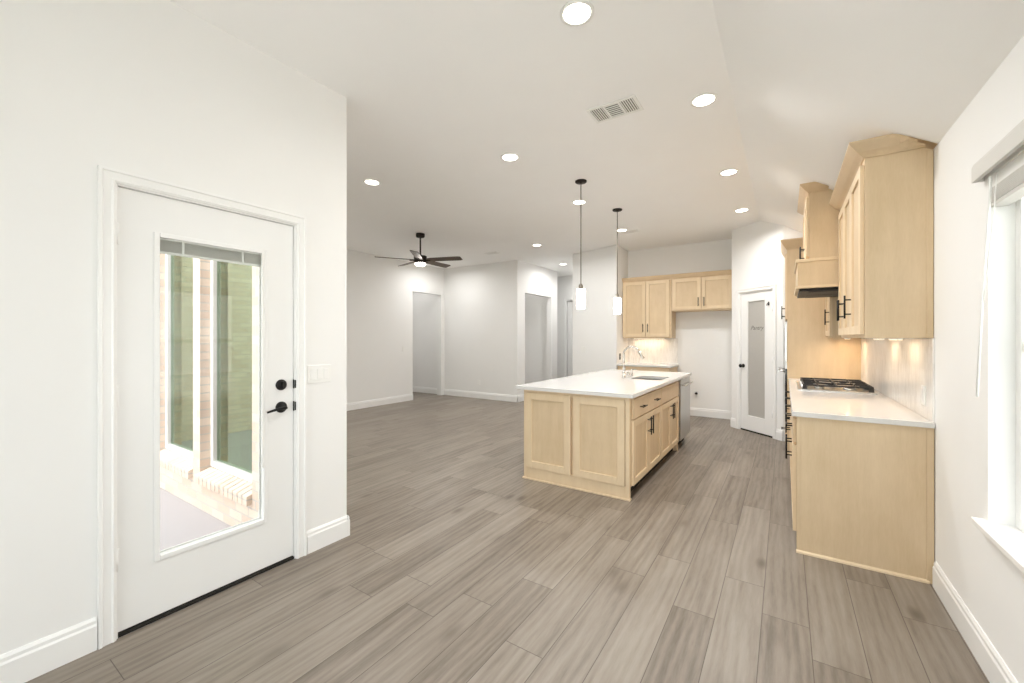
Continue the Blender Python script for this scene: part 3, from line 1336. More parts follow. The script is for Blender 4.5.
# range hood box
rh = right_frame('range_hood', 'maple box range hood with dark liner above the gas cooktop', 5.30, 0.095, 'range hood')
HD = RX - 0.095 - 0.003
new('hood_box', bx(0.002, 0.796, 0.0, HD, 1.835, 2.062), 'wood', rh)
new('hood_trim', boxes((0.0, 0.796, -0.014, HD, 2.0625, 2.083), (0.796, 0.808, -0.014, 0.29, 2.055, 2.083), (0.0, 0.796, -0.014, 0.0, 2.055, 2.0625), (0.0, 0.796, -0.014, HD, 1.822, 1.8345), (0.796, 0.808, -0.014, 0.29, 1.822, 1.846), (0.0, 0.796, -0.014, 0.0, 1.8345, 1.846)), 'wood_frame', rh, bevel=0.004)
new('hood_liner', boxes((0.02, 0.78, 0.012, HD - 0.02, 1.797, 1.821)), 'black', rh, bevel=0.004)
new('filter', boxes((0.06, 0.39, 0.08, HD - 0.08, 1.792, 1.797), (0.41, 0.74, 0.08, HD - 0.08, 1.792, 1.797)), 'iron', rh)
# small upper past the hood
us = upper('upper_cabinet', 'narrow single-door maple upper cabinet between the hood and the oven tower', 5.308, 5.857, UFX, UB, 2.07,
           [(0.012, 0.543, 0.505)], crown=False)

# oven tower
TF = 0.022
TWY0, TWY1 = 5.86, 6.605
tw = right_frame('oven_tower_cabinet', 'tall maple oven tower cabinet at the end of the right-hand counter', TWY1, TF, 'cabinet')
TD = RX - TF - 0.003
tw_w = TWY1 - TWY0


def tower(bm):
    t = 0.019
    zt = 2.42
    box(bm, 0, t, 0, TD, 0.1, zt)
    box(bm, tw_w - t, tw_w, 0, TD, 0.0, zt)
    box(bm, t, tw_w - t, TD - 0.02, TD, 0.1, zt)
    for z0, z1 in ((0.1, 0.12), (0.36, 0.385), (1.565, 1.585), (zt - 0.02, zt)):
        box(bm, t, tw_w - t, 0, TD - 0.02, z0, z1)
    # face frame
    box(bm, t, t + 0.02, 0, 0.02, 0.12, zt - 0.02)
    box(bm, tw_w - t - 0.02, tw_w - t, 0, 0.02, 0.12, zt - 0.02)


new('carcass', tower, 'wood', tw)
door_part(tw, 0.012, tw_w / 2 - 0.001, 1.60, 2.375, handle=(tw_w / 2 - 0.04, 1.70))
door_part(tw, tw_w / 2 + 0.001, tw_w - 0.012, 1.60, 2.375, handle=(tw_w / 2 + 0.04, 1.70))
drawer_part(tw, 0.012, tw_w - 0.012, 0.13, 0.355, handles=(tw_w / 2,))
new('toe_kick', bx(0.002, tw_w - 0.02, 0.06, 0.07, 0.0, 0.099), 'gap', tw)


def tcrown(bm):
    pr = [(a * 1.1, b * 1.35) for a, b in crown_prof()]
    p2 = [((0, 0), (0, -1)), ((tw_w, 0), (1, -1))] + [((tw_w, TD * s / 8), (1, 0)) for s in range(1, 9)]
    sweep_crown(bm, p2, pr, 2.42, lambda X, Y: ceil_z(TF + Y) - 0.004)


new('crown_molding', tcrown, 'wood_h', tw)
mw = right_frame('microwave', 'stainless built-in microwave above the wall oven in the tower', TWY1, TF, 'microwave')
new('body', bx(0.042, tw_w - 0.042, 0.002, 0.45, 1.10, 1.56), 'steel', mw)
new('front_panel', bx(0.030, tw_w - 0.030, -0.024, -0.001, 1.09, 1.562), 'steel', mw, bevel=0.003)
new('window', bx(0.09, tw_w - 0.20, -0.026, -0.0245, 1.16, 1.50), 'oven_glass', mw)
ov = right_frame('wall_oven', 'black glass wall oven with a bar handle in the tower', TWY1, TF, 'oven')
new('body', bx(0.042, tw_w - 0.042, 0.002, 0.55, 0.388, 1.06), 'steel', ov)
new('oven_door', bx(0.030, tw_w - 0.030, -0.022, -0.001, 0.388, 1.01), 'oven_glass', ov, bevel=0.003)
new('control_panel', bx(0.030, tw_w - 0.030, -0.020, -0.001, 1.014, 1.085), 'steel', ov, bevel=0.002)
new('handle', lambda bm: (tube(bm, [(0.08, -0.085, 0.985), (tw_w - 0.08, -0.085, 0.985)], 0.011, 12), tube(bm, [(0.11, -0.02, 0.975), (0.11, -0.085, 0.985)], 0.008, 8),
                          tube(bm, [(tw_w - 0.11, -0.02, 0.975), (tw_w - 0.11, -0.085, 0.985)], 0.008, 8)), 'steel', ov)

# cooktop
ck = right_frame('gas_cooktop', 'stainless gas cooktop with black cast-iron grates set in the counter', 5.36, 0.100, 'cooktop', z=0.9085)
CL, CD = 0.80, 0.550
new('pan', lambda bm: (box(bm, 0, CL, 0, CD, 0, 0.008), box(bm, 0.02, CL - 0.02, 0.02, CD - 0.02, 0.008, 0.011)), 'steel', ck, bevel=0.003)
for (gx0, gx1) in ((0.02, 0.27), (0.276, 0.524), (0.53, 0.78)):
    def grate(bm, gx0=gx0, gx1=gx1):
        y0, y1 = 0.035, CD - 0.025
        z0, z1 = 0.040, 0.056
        b = 0.012
        box(bm, gx0, gx1, y0, y0 + b, z0, z1)
        box(bm, gx0, gx1, y1 - b, y1, z0, z1)
        box(bm, gx0, gx0 + b, y0 + b, y1 - b, z0, z1)
        box(bm, gx1 - b, gx1, y0 + b, y1 - b, z0, z1)
        ym = (y0 + y1) / 2
        xm = (gx0 + gx1) / 2
        box(bm, gx0 + b, gx1 - b, ym - b / 2, ym + b / 2, z0, z1)
        for yy in (y0 + 0.11, y1 - 0.11):
            box(bm, gx0 + b, xm - 0.03, yy - 0.005, yy + 0.005, z0 + 0.004, z1)
            box(bm, xm + 0.03, gx1 - b, yy - 0.005, yy + 0.005, z0 + 0.004, z1)
        box(bm, xm - 0.005, xm + 0.005, y0 + b, y0 + 0.08, z0 + 0.004, z1)
        box(bm, xm - 0.005, xm + 0.005, y1 - 0.08, y1 - b, z0 + 0.004, z1)
        for fx_ in (gx0, gx1 - 0.018):
            for fy_ in (y0 - 0.004, y1 - 0.034):
                prism(bm, [(fy_, 0.011), (fy_ + 0.038, 0.011), (fy_ + 0.034, z0), (fy_ + 0.004, z0)], 'x', fx_, fx_ + 0.018)
    new('grate', grate, 'iron', ck, bevel=0.002)
for (bx_, by_, br_) in ((0.14, 0.16, 0.040), (0.14, 0.38, 0.034), (0.39, 0.27, 0.055), (0.64, 0.16, 0.034), (0.64, 0.38, 0.044)):
    b_ = new('burner', lambda bm: lathe(bm, [(br_ * 1.1, 0.011), (br_, 0.022), (br_ * 0.9, 0.026), (0, 0.026)], (bx_, by_, 0), 20), 'steel', ck)
    new('burner_cap', lambda bm: lathe(bm, [(br_ * 0.8, 0.0262), (br_ * 0.8, 0.034), (br_ * 0.6, 0.037), (0, 0.037)], (bx_, by_, 0), 20), 'iron', b_)
for i in range(5):
    new('knob', lambda bm: lathe(bm, [(0.018, 0.011), (0.018, 0.016), (0.014, 0.018), (0.013, 0.034), (0, 0.035)], (0.19 + i * 0.10, 0.020 + 0.02, 0), 16), 'steel', ck)

# under-cabinet lights: slim bars that really light the backsplash


def puck(name, loc, label, w_=0.30, d_=0.03, power=2.5, rz=0.0, group='under-cabinet lights'):
    r = thing(name, label, 'light', loc, rz, group)
    new('housing', bx(-w_ / 2, w_ / 2, -d_ / 2, d_ / 2, -0.010, -0.001), 'plate', r)
    new('diffuser', bx(-w_ / 2 + 0.005, w_ / 2 - 0.005, -d_ / 2 + 0.003, d_ / 2 - 0.003, -0.013, -0.010), 'led_strip', r)
    l = bpy.data.lights.new('under_cabinet_lamp', 'AREA')
    l.shape = 'RECTANGLE'
    l.size = w_ * 0.9
    l.size_y = d_
    l.energy = power
    l.color = (1.0, 0.74, 0.48)
    lo = bpy.data.objects.new('under_cabinet_lamp', l)
    COL.objects.link(lo)
    lo.parent = r
    lo.location = (0, 0, -0.016)
    return r


puck('under_cabinet_light', (0.60, 3.62, UB), 'slim light under the near end of the right-hand upper cabinet', 0.26, 0.03, 0.5, PI / 2)
puck('under_cabinet_light', (0.60, 4.20, UB), 'slim light under the upper cabinet beside the range hood', 0.26, 0.03, 0.5, PI / 2)
puck('under_cabinet_light', (0.55, 5.60, UB), 'slim light under the narrow upper cabinet beside the oven tower', 0.26, 0.03, 1.1, PI / 2)
puck('under_cabinet_light', (-2.10, 7.78, UB), 'slim light under the two-door upper cabinet on the rear kitchen wall', 0.55, 0.03, 1.2, 0)

# ---------------------------------------------------------------- rear wall cabinets (fronts face -Y)
UF = 7.565


def rear_upper(x0, x1, z0, z1, label, doors, hz):
    w_ = x1 - x0
    r = thing('upper_cabinet', label, 'cabinet', (x0, UF, 0), 0, 'upper cabinets on the rear kitchen wall')
    D = KY - UF - 0.003
    new('carcass', boxes((0.001, w_ - 0.001, 0, D, z0, z1)), 'wood', r)
    for (a, b, hx) in doors:
        door_part(r, a, b, z0 + 0.022, z1 - 0.02, handle=(hx, hz), hl=0.15)
    return r, D


r1, D1 = rear_upper(-2.526, -1.655, 1.38, 2.42, 'two-door maple upper cabinet above the rear kitchen counter',
                    [(0.015, 0.425, 0.385), (0.430, 0.840, 0.47)], 1.56)
r2, D2 = rear_upper(-1.653, -0.694, 1.845, 2.42, 'short two-door maple upper cabinet over the empty fridge space',
                    [(0.015, 0.475, 0.435), (0.485, 0.945, 0.525)], 1.99)
pr_ = [(a * 0.75, b * 0.85) for a, b in crown_prof()]
new('crown_molding', lambda bm: sweep_crown(bm, [((0, 0), (0, -1)), ((0.871, 0), (0, -1))], pr_, 2.415), 'wood_h', r1)
new('crown_molding', lambda bm: sweep_crown(bm, [((0, 0), (0, -1)), ((0.959, 0), (0, -1))], pr_, 2.415), 'wood_h', r2)
rb = thing('base_cabinet', 'low maple cabinet under the counter on the rear kitchen wall', 'cabinet', (-2.526, 7.29, 0), 0)
new('carcass', boxes((0.001, 0.90, 0, KY - 7.29 - 0.003, 0.105, CTZ - 0.001), (0.001, 0.90, 0.06, KY - 7.29 - 0.003, 0, 0.105)), 'wood', rb)
door_part(rb, 0.015, 0.452, 0.125, 0.69, handle=(0.41, 0.60))
door_part(rb, 0.456, 0.893, 0.125, 0.69, handle=(0.50, 0.60))
drawer_part(rb, 0.015, 0.893, 0.70, 0.855, handles=(0.45,))
rc = new('countertop', bx(-2.528, -1.60, 7.262, KY - 0.002, CTZ, 0.908), 'quartz', bevel=0.003)
tag(rc, 'short white quartz counter on the rear kitchen wall', 'countertop')
rs = new('backsplash', bx(-2.528, -1.62, KY - 0.010, KY - 0.0005, 0.9085, 1.378), 'mosaic_y')
tag(rs, 'pale mosaic backsplash above the short rear counter', 'backsplash')
o2 = thing('wall_outlet', 'dark outlet on the side wall beside the rear counter', 'outlet', (-2.53, 7.42, 1.04), PI / 2, 'wall outlets')
new('plate', bx(-0.036, 0.036, -0.006, 0, -0.058, 0.058), 'nickel', o2, bevel=0.002)
new('socket', boxes((-0.017, 0.017, -0.008, -0.006, 0.008, 0.040), (-0.017, 0.017, -0.008, -0.006, -0.040, -0.008)), 'black', o2)
o3 = thing('wall_outlet', 'white outlet on the fridge-space wall beside the mosaic', 'outlet', (-1.36, KY, 1.15), 0, 'wall outlets')
outlet(o3)
o4 = thing('wall_outlet', 'white outlet on the fridge-space wall towards the pantry', 'outlet', (-0.96, KY, 1.15), 0, 'wall outlets')
outlet(o4)
wv = thing('water_valve', 'small dark water valve low on the fridge-space wall', 'valve', (-1.31, KY, 0.40), 0)
new('box_frame', boxes((-0.05, 0.05, -0.006, 0, -0.05, -0.035), (-0.05, 0.05, -0.006, 0, 0.035, 0.05), (-0.05, -0.035, -0.006, 0, -0.035, 0.035), (0.035, 0.05, -0.006, 0, -0.035, 0.035)), 'plate', wv)
new('valve_body', lambda bm: (lathe(bm, [(0.02, 0), (0.02, -0.02), (0.012, -0.024), (0.012, -0.045), (0, -0.045)], (0, 0, 0), 12, 'y'), box(bm, -0.02, 0.02, -0.05, -0.04, -0.006, 0.006)), 'black', wv)

# ---------------------------------------------------------------- the island
# long side faces +X. local frame of units: x -> +Y, y -> -X (into the island)
IX = -1.098
IY0, IY1 = 3.468, 5.985


def island_unit(name, label, y0, y1, cat='cabinet', group='island base cabinets'):
    return thing(name, label, cat, (IX, y0, 0), PI / 2, group)


IDEP = 0.60
ia = island_unit('island_cabinet', 'island cabinet with two drawers over two doors, nearest the camera', 3.500, 4.460)
wa = 4.460 - 3.500
new('carcass', boxes((0.001, wa - 0.001, 0, IDEP, 0.105, CTZ - 0.001), (0.001, wa - 0.001, 0.06, IDEP, 0, 0.105)), 'wood', ia)
drawer_part(ia, 0.012, wa / 2 - 0.002, 0.685, 0.855, handles=(wa / 4,))
drawer_part(ia, wa / 2 + 0.002, wa - 0.004, 0.685, 0.855, handles=(wa * 3 / 4,))
door_part(ia, 0.012, wa / 2 - 0.001, 0.115, 0.672, handle=(wa / 2 - 0.035, 0.56), hl=0.17)
door_part(ia, wa / 2 + 0.001, wa - 0.004, 0.115, 0.672, handle=(wa / 2 + 0.035, 0.56), hl=0.17)
new('toe_kick', bx(0.0, wa - 0.001, 0.053, 0.0598, 0.002, 0.104), 'gap', ia)
ib = island_unit('island_cabinet', 'island sink cabinet with a false drawer front, beside the dishwasher', 4.462, 5.370)
wb = 5.370 - 4.462
new('carcass', boxes((0.001, 0.018, 0, IDEP, 0.105, CTZ - 0.001), (wb - 0.022, wb - 0.001, 0, IDEP, 0.0, CTZ - 0.001), (0.018, wb - 0.022, IDEP - 0.012, IDEP, 0.105, CTZ - 0.001),
                     (0.018, wb - 0.022, 0, IDEP - 0.012, 0.105, 0.125), (0.001, wb - 0.022, 0.06, IDEP, 0, 0.105), (0.018, wb - 0.022, 0, 0.018, 0.66, CTZ - 0.001)), 'wood', ib)
drawer_part(ib, 0.004, wb - 0.055, 0.685, 0.855, name='false_drawer_front')
door_part(ib, 0.004, 0.429, 0.115, 0.672, handle=(0.394, 0.56), hl=0.17)
door_part(ib, 0.431, wb - 0.055, 0.115, 0.672, handle=(0.466, 0.56), hl=0.17)
new('toe_kick', bx(0.0, wb - 0.024, 0.053, 0.0598, 0.002, 0.104), 'gap', ib)
new('foot_block', boxes((wb - 0.06, wb - 0.001, -0.002, 0.05, 0.0, 0.075)), 'wood_frame', ib, bevel=0.004)

dw = island_unit('dishwasher', 'stainless steel dishwasher at the far end of the island', 5.372, 5.978, 'dishwasher', None)
new('tub', bx(0.004, 0.602, 0.002, 0.56, 0.10, CTZ - 0.004), 'steel', dw)
new('dishwasher_door', bx(0.006, 0.600, -0.030, 0.0, 0.115, 0.80), 'steel', dw, bevel=0.004)
new('control_panel', bx(0.006, 0.600, -0.030, 0.0, 0.804, CTZ - 0.010), 'steel', dw, bevel=0.004)
new('handle', lambda bm: (tube(bm, [(0.05, -0.068, 0.79), (0.556, -0.068, 0.79)], 0.010, 10), tube(bm, [(0.08, -0.028, 0.79), (0.08, -0.068, 0.79)], 0.007, 8), tube(bm, [(0.52, -0.028, 0.79), (0.52, -0.068, 0.79)], 0.007, 8)), 'steel', dw)
new('kick_plate', bx(0.01, 0.596, 0.05, 0.06, 0.0, 0.099), 'gap', dw)

# end and back panelling of the island
ip = thing('island_paneling', 'maple panelled end and back of the kitchen island', 'paneling', (-2.150, IY0, 0), 0)
IW = 1.052      # width across


def ipbody(bm):
    box(bm, 0.004, IW - 0.036, 0.020, 0.030, 0, CTZ - 0.001)
    box(bm, 0.004, IW - IDEP - 0.004, 0.030, IY1 - IY0, 0, CTZ - 0.001)


new('body', ipbody, 'wood', ip)
new('face_frame', boxes((0.0, 0.02, 0.0, 0.02, 0, CTZ - 0.001), (0.02, IW - 0.036, 0.006, 0.02, 0, 0.115), (0.02, IW - 0.036, 0.006, 0.02, 0.83, CTZ - 0.001)), 'wood_frame', ip)
new('corner_post', boxes((IW - 0.036, IW - 0.0, -0.004, 0.030, 0, CTZ - 0.001)), 'wood_frame', ip, bevel=0.003)


def ipanel(bm, a, b):
    shaker(bm, a, b, 0.115, 0.848, -0.006, 0.024, 0.066)


new('end_panel', lambda bm: ipanel(bm, 0.022, 0.504), ['wood_frame', 'wood'], ip, bevel=0.002)
new('end_panel', lambda bm: ipanel(bm, 0.530, 1.012), ['wood_frame', 'wood'], ip, bevel=0.002)


def ibase(bm):
    box(bm, -0.012, IW + 0.008, -0.016, -0.004, 0, 0.016)
    box(bm, IW, IW + 0.008, -0.004, 0.030, 0, 0.016)
    box(bm, -0.012, 0.0, -0.004, IY1 - IY0, 0, 0.016)


new('shoe_molding', ibase, 'wood_frame', ip, bevel=0.003)
for k in range(3):
    def sp(bm, k=k):
        # recessed panels on the seating side, facing -X
        y0 = 0.03 + k * 0.83
        y1 = y0 + 0.80
        f = 0.066
        box(bm, -0.016, 0.0, y0, y0 + f, 0.115, 0.848)
        box(bm, -0.016, 0.0, y1 - f, y1, 0.115, 0.848)
        box(bm, -0.016, 0.0, y0 + f, y1 - f, 0.115, 0.115 + f)
        box(bm, -0.016, 0.0, y0 + f, y1 - f, 0.848 - f, 0.848)
        box(bm, -0.006, 0.0, y0 + f, y1 - f, 0.115 + f, 0.848 - f)
    new('side_panel', sp, 'wood_frame', ip, bevel=0.002)

# island counter with the sink cut-out
CX0, CX1, CY0, CY1 = -2.225, -1.058, 3.425, 6.02
SX0, SX1, SY0, SY1 = -1.50, -1.155, 4.74, 5.24


def icounter(bm):
    zs = (CTZ, 0.908)
    outer = [(CX0, CY0), (CX1, CY0), (CX1, CY1), (CX0, CY1)]
    inner = []
    r = 0.05
    for (cx, cy, a0) in ((SX0 + r, SY0 + r, PI), (SX1 - r, SY0 + r, 1.5 * PI), (SX1 - r, SY1 - r, 0), (SX0 + r, SY1 - r, 0.5 * PI)):
        for i in range(5):
            a = a0 + i * PI / 8
            inner.append((cx + r * math.cos(a), cy + r * math.sin(a)))
    V = {}
    for z in zs:
        V[z] = ([bm.verts.new((x, y, z)) for x, y in outer], [bm.verts.new((x, y, z)) for x, y in inner])
    for z in zs:
        O, I = V[z]
        # each outer corner fans to its own rounded inner corner
        for c in range(4):
            seg = I[c * 5:c * 5 + 5]
            for i in range(4):
                bm.faces.new((O[c], seg[i], seg[i + 1]))
            nx = (c + 1) % 4
            bm.faces.new((O[c], seg[4], I[nx * 5], O[nx]))
    for ring in (0, 1):
        A, B = V[zs[0]][ring], V[zs[1]][ring]
        k = len(A)
        for i in range(k):
            bm.faces.new((A[i], A[(i + 1) % k], B[(i + 1) % k], B[i]))


ic = new('countertop', icounter, 'quartz')
tag(ic, 'large white quartz counter on the kitchen island', 'countertop')

sk = thing('sink', 'undermount stainless sink set into the island counter', 'sink', ((SX0 + SX1) / 2, (SY0 + SY1) / 2, 0.655), 0)


def basin(bm):
    hx, hy = (SX1 - SX0) / 2 + 0.008, (SY1 - SY0) / 2 + 0.008
    zt = CTZ - 0.655 - 0.001
    t = 0.006
    box(bm, -hx, hx, -hy, hy, 0, t)
    box(bm, -hx, -hx + t, -hy, hy, t, zt)
    box(bm, hx - t, hx, -hy, hy, t, zt)
    box(bm, -hx + t, hx - t, -hy, -hy + t, t, zt)
    box(bm, -hx + t, hx - t, hy - t, hy, t, zt)


new('basin', basin, 'steel', sk)
new('drain', lambda bm: lathe(bm, [(0.045, 0.0062), (0.045, 0.009), (0.03, 0.009), (0.0, 0.007)], (0, 0, 0), 20), 'chrome', sk)

fc = thing('faucet', 'tall gooseneck faucet with pull-down head beside the island sink', 'faucet', (-1.61, 4.86, 0.908), 0)
R_ = 0.095
sp_ = [(0, 0, 0.01), (0, 0, 0.20), (0, 0, 0.275)]
for i in range(1, 13):
    a = PI - i * (PI * 0.86) / 12
    sp_.append((R_ + R_ * math.cos(a), 0, 0.275 + R_ * math.sin(a)))
new('faucet_base', lambda bm: lathe(bm, [(0.028, 0), (0.028, 0.006), (0.020, 0.012), (0.018, 0.06), (0.014, 0.065)], (0, 0, 0), 20), 'chrome', fc)
new('spout', lambda bm: tube(bm, sp_, 0.0125, 14), 'chrome', fc)
e0 = Vector(sp_[-1])
dd = (Vector(sp_[-1]) - Vector(sp_[-2])).normalized()
new('spray_head', lambda bm: tube(bm, [e0, e0 + dd * 0.02, e0 + dd * 0.07, e0 + dd * 0.10], [0.013, 0.0165, 0.0175, 0.019], 14), 'chrome', fc)
new('lever', lambda bm: (tube(bm, [(0, 0.0, 0.045), (0, 0.045, 0.045)], 0.010, 10), tube(bm, [(0, 0.045, 0.045), (0, 0.06, 0.12)], [0.007, 0.005], 8)), 'chrome', fc)
sd = thing('soap_dispenser', 'small soap dispenser pump behind the island sink', 'dispenser', (-1.595, 5.13, 0.908), 0)
new('pump_body', lambda bm: lathe(bm, [(0.018, 0), (0.018, 0.005), (0.010, 0.010), (0.009, 0.065), (0.013, 0.07), (0.013, 0.085), (0, 0.087)], (0, 0, 0), 16), 'chrome', sd)
new('nozzle', lambda bm: tube(bm, [(0, 0, 0.078), (0.05, 0, 0.082), (0.06, 0, 0.074)], 0.005, 8), 'chrome', sd)
ag = thing('air_switch', 'round chrome air switch button behind the island sink', 'switch', (-1.595, 4.99, 0.908), 0)
new('button', lambda bm: lathe(bm, [(0.021, 0), (0.021, 0.035), (0.016, 0.045), (0.016, 0.055), (0, 0.057)], (0, 0, 0), 16), 'chrome', ag)

# ---------------------------------------------------------------- ceiling fittings
P_LIGHTS = [(-0.897, 1.966, 'recessed light nearest the camera, at the top of the picture'),
            (-0.478, 3.175, 'recessed light beside the ceiling crease, nearest the ceiling vent'),
            (-0.475, 4.698, 'recessed light beside the ceiling crease, in front of the oven tower'),
            (-0.473, 6.187, 'recessed light beside the ceiling crease, closest to the pantry wall'),
            (-2.129, 3.188, 'recessed light above the front end of the island, left of the vent'),
            (-2.120, 4.712, 'recessed light behind the nearer pendant rod'),
            (-2.118, 6.303, 'recessed light behind the farther pendant rod'),
            (-3.710, 2.879, 'recessed light in the living area closest to the patio door wall corner'),
            (-3.737, 6.473, 'recessed light between the fan and the hallway'),
            (-4.204, 8.460, 'recessed light inside the hallway mouth'),
            (-6.163, 6.589, 'recessed light beyond the ceiling fan'),
           (-6.163, 2.880, 'added light, hidden from view behind the patio door wall corner'),  # out of view, added to brighten the living area
           (-7.80, 6.70, 'added unseen light brightening the corridor off the living room'),  # unseen fitting, put in to lift the dark corridor
           (-5.35, 8.40, 'added unseen light brightening the shallow recess off the hallway'),  # unseen weak fill lamp added for the recess
           (-4.25, 9.75, 'added unseen light in front of the door at the end of the hallway')]  # unseen lamp added to brighten the deep hallway
for (x, y, lab) in P_LIGHTS:
    r = thing('recessed_light', lab, 'ceiling light', (x, y, CZ), 0, 'recessed ceiling lights')
    new('trim_ring', lambda bm: lathe(bm, [(0.088, -0.0005), (0.088, -0.005), (0.072, -0.007), (0.070, -0.0006)], (0, 0, 0), 28), 'plate', r)
    new('lens', lambda bm: lathe(bm, [(0.069, -0.001), (0.069, -0.0055), (0.0, -0.0056)], (0, 0, 0), 28), 'light_disc', r)
    l = bpy.data.lights.new('recessed_lamp', 'AREA')
    l.shape = 'DISK'
    l.size = 0.13
    l.energy = 2.0 if x == -5.35 else (6.0 if (x < -7 or y > 9) else 12.5)
    l.color = (1.0, 0.99, 0.975)
    l.spread = math.radians(148 if x > -0.5 else 168)
    lo = bpy.data.objects.new('recessed_lamp', l)
    COL.objects.link(lo)
    lo.parent = r
    lo.location = (0, 0, -0.012)


def vent(label, x, y, w_, d_, rz=0.0, louvers=3):
    r = thing('ceiling_vent', label, 'vent', (x, y, CZ), rz, 'ceiling vents')
    hw, hd = w_ / 2, d_ / 2
    f = 0.022
    cells = louvers
    cw = (w_ - 2 * f - (cells - 1) * 0.014) / cells

    def frame(bm):
        box(bm, -hw, hw, -hd, -hd + f, -0.007, -0.0005)
        box(bm, -hw, hw, hd - f, hd, -0.007, -0.0005)
        box(bm, -hw, -hw + f, -hd + f, hd - f, -0.007, -0.0005)
        box(bm, hw - f, hw, -hd + f, hd - f, -0.007, -0.0005)
        for c in range(1, cells):
            x0 = -hw + f + c * cw + (c - 1) * 0.014
            box(bm, x0, x0 + 0.014, -hd + f, hd - f, -0.007, -0.0005)
    new('grille_frame', frame, 'plate', r)
    new('throat', bx(-hw + f, hw - f, -hd + f, hd - f, -0.002, -0.0006), 'vent_dark', r)

    def slats(bm):
        for c in range(cells):
            x0 = -hw + f + c * (cw + 0.014)
            if c == 1 or cells == 1:
                n = 7
                for i in range(n):
                    y0 = -hd + f + (d_ - 2 * f) * (i + 0.3) / n
                    box(bm, x0, x0 + cw, y0, y0 + 0.0075, -0.006, -0.0025)
            else:
                n = 6
                for i in range(n):
                    a = x0 + cw * (i + 0.3) / n
                    box(bm, a, a + 0.006, -hd + f, hd - f, -0.006, -0.0025)
    new('louver', slats, 'plate', r)
    return r


vent('rectangular ceiling vent with three louvre sections near the camera', -1.045, 2.95, 0.36, 0.22)
vent('small ceiling vent beside the farther pendant', -2.02, 6.47, 0.25, 0.15, 0, 1)
vent('small ceiling vent by the living room far wall', -4.83, 6.59, 0.30, 0.15, 0, 1)


def pendant(x, y, label):
    r = thing('pendant_light', label, 'pendant light', (x, y, CZ), 0, 'pendant lights over the island')
    new('canopy', lambda bm: lathe(bm, [(0.062, -0.0005), (0.062, -0.012), (0.055, -0.018), (0.010, -0.020), (0.008, -0.03), (0, -0.03)], (0, 0, 0), 28), 'bronze', r)
    new('rod', lambda bm: tube(bm, [(0, 0, -0.03), (0, 0, -1.125)], 0.0055, 8), 'nickel', r)
    new('socket_cap', lambda bm: lathe(bm, [(0.010, -1.10), (0.022, -1.112), (0.024, -1.15), (0.030, -1.152), (0, -1.153)], (0, 0, 0), 20), 'nickel', r)
    new('glass_shade', lambda bm: lathe(bm, [(0.020, -1.153), (0.041, -1.156), (0.044, -1.162), (0.044, -1.362), (0.040, -1.368), (0, -1.368)], (0, 0, 0), 28), 'pendant_glass', r)
    return r


pendant(-1.822, 4.094, 'cylindrical white glass pendant over the near half of the island')
pendant(-1.828, 5.262, 'cylindrical white glass pendant over the far half of the island')

# ceiling fan
fan = thing('ceiling_fan', 'dark five-blade ceiling fan on a downrod in the living area', 'ceiling fan', (-4.905, 4.74, CZ), 0)
new('canopy', lambda bm: lathe(bm, [(0.070, -0.0005), (0.070, -0.045), (0.060, -0.058), (0.016, -0.062), (0, -0.062)], (0, 0, 0), 28), 'bronze', fan)
new('downrod', lambda bm: tube(bm, [(0, 0, -0.06), (0, 0, -0.345)], 0.013, 12), 'bronze', fan)
new('motor_housing', lambda bm: lathe(bm, [(0.022, -0.335), (0.034, -0.350), (0.095, -0.358), (0.102, -0.366), (0.102, -0.455), (0.090, -0.475), (0.0, -0.476)], (0, 0, 0), 32), 'bronze', fan)
new('lamp', lambda bm: lathe(bm, [(0.082, -0.4765), (0.080, -0.502), (0.060, -0.512), (0, -0.514)], (0, 0, 0), 28), 'fan_light', fan)
TH = math.atan2(273, 413)
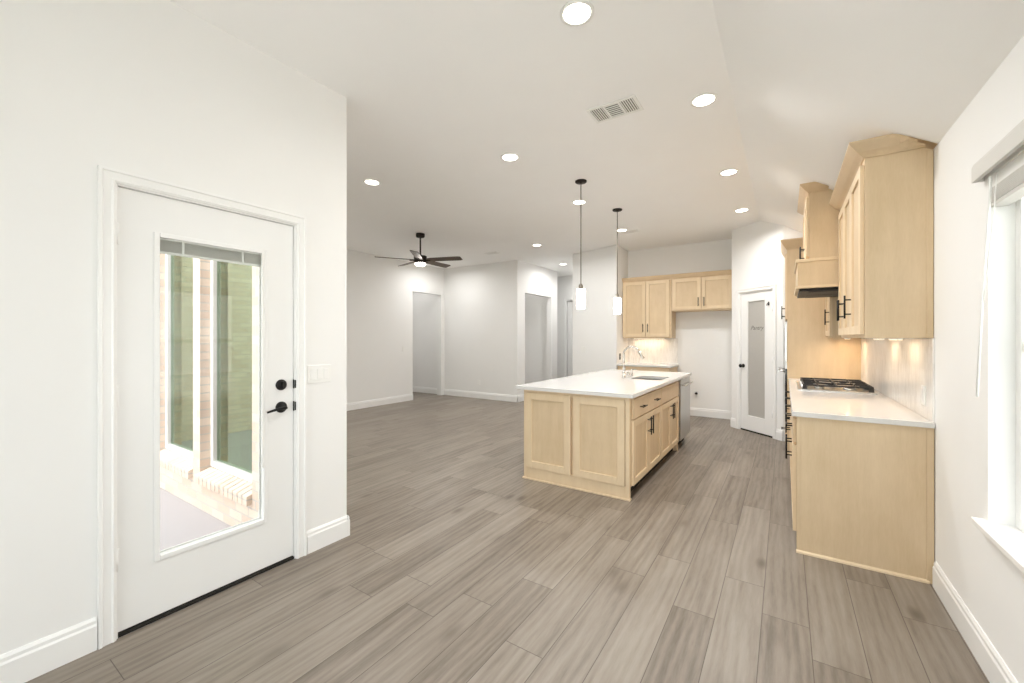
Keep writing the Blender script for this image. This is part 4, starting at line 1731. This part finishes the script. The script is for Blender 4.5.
for k in range(5):
    a = math.radians(-13 + 72 * k) + TH

    def blade(bm, a=a):
        pts = [(0.11, -0.045), (0.20, -0.062), (0.66, -0.068), (0.70, -0.055), (0.70, 0.055), (0.66, 0.068), (0.20, 0.062), (0.11, 0.045)]
        R = Matrix.Rotation(a, 4, 'Z') @ Matrix.Translation((0, 0, -0.425)) @ Matrix.Rotation(math.radians(-13), 4, 'X')
        A = [bm.verts.new(R @ Vector((x, y, 0.004))) for x, y in pts]
        B = [bm.verts.new(R @ Vector((x, y, -0.004))) for x, y in pts]
        bm.faces.new(A)
        bm.faces.new(B[::-1])
        for i in range(len(pts)):
            j = (i + 1) % len(pts)
            bm.faces.new((A[i], B[i], B[j], A[j]))
    b_ = new('blade', blade, 'fan_wood', fan)

    def iron(bm, a=a):
        c, s = math.cos(a), math.sin(a)
        tube(bm, [(0.09 * c, 0.09 * s, -0.43), (0.17 * c, 0.17 * s, -0.432)], 0.014, 8)
    new('blade_bracket', iron, 'bronze', b_)

# ---------------------------------------------------------------- switch plates and outlets on the walls


def switch(label, loc, rz, gangs=3):
    r = thing('switch_plate', label, 'switch', loc, rz, 'wall switch plates')
    w_ = 0.046 * gangs + 0.026
    new('plate', bx(-w_ / 2, w_ / 2, -0.006, 0, -0.058, 0.058), 'plate', r, bevel=0.002)
    for g in range(gangs):
        x = (g - (gangs - 1) / 2) * 0.046
        new('rocker', bx(x - 0.016, x + 0.016, -0.009, -0.006, -0.033, 0.033), 'plate', r, bevel=0.001)


switch('three-gang white switch plate on the wall beside the patio door', (WX, 1.565, 1.145), PI / 2, 3)
bd = Vector((-3.56 + 2.53, 7.59 - 7.235, 0)).normalized()
bang = math.atan2(-bd.y, -bd.x)
bp = Vector((-2.53, 7.235, 0)) + bd * 0.80
switch('two-gang white switch plate on the white wall block behind the island', (bp.x, bp.y, 1.15), bang, 2)
switch('small white switch plate beside the living room opening', (LX, 6.18, 1.15), PI / 2, 1)
o5 = thing('wall_outlet', 'white outlet low on the living room far wall', 'outlet', (-5.85, FY, 0.36), 0, 'wall outlets')
outlet(o5)
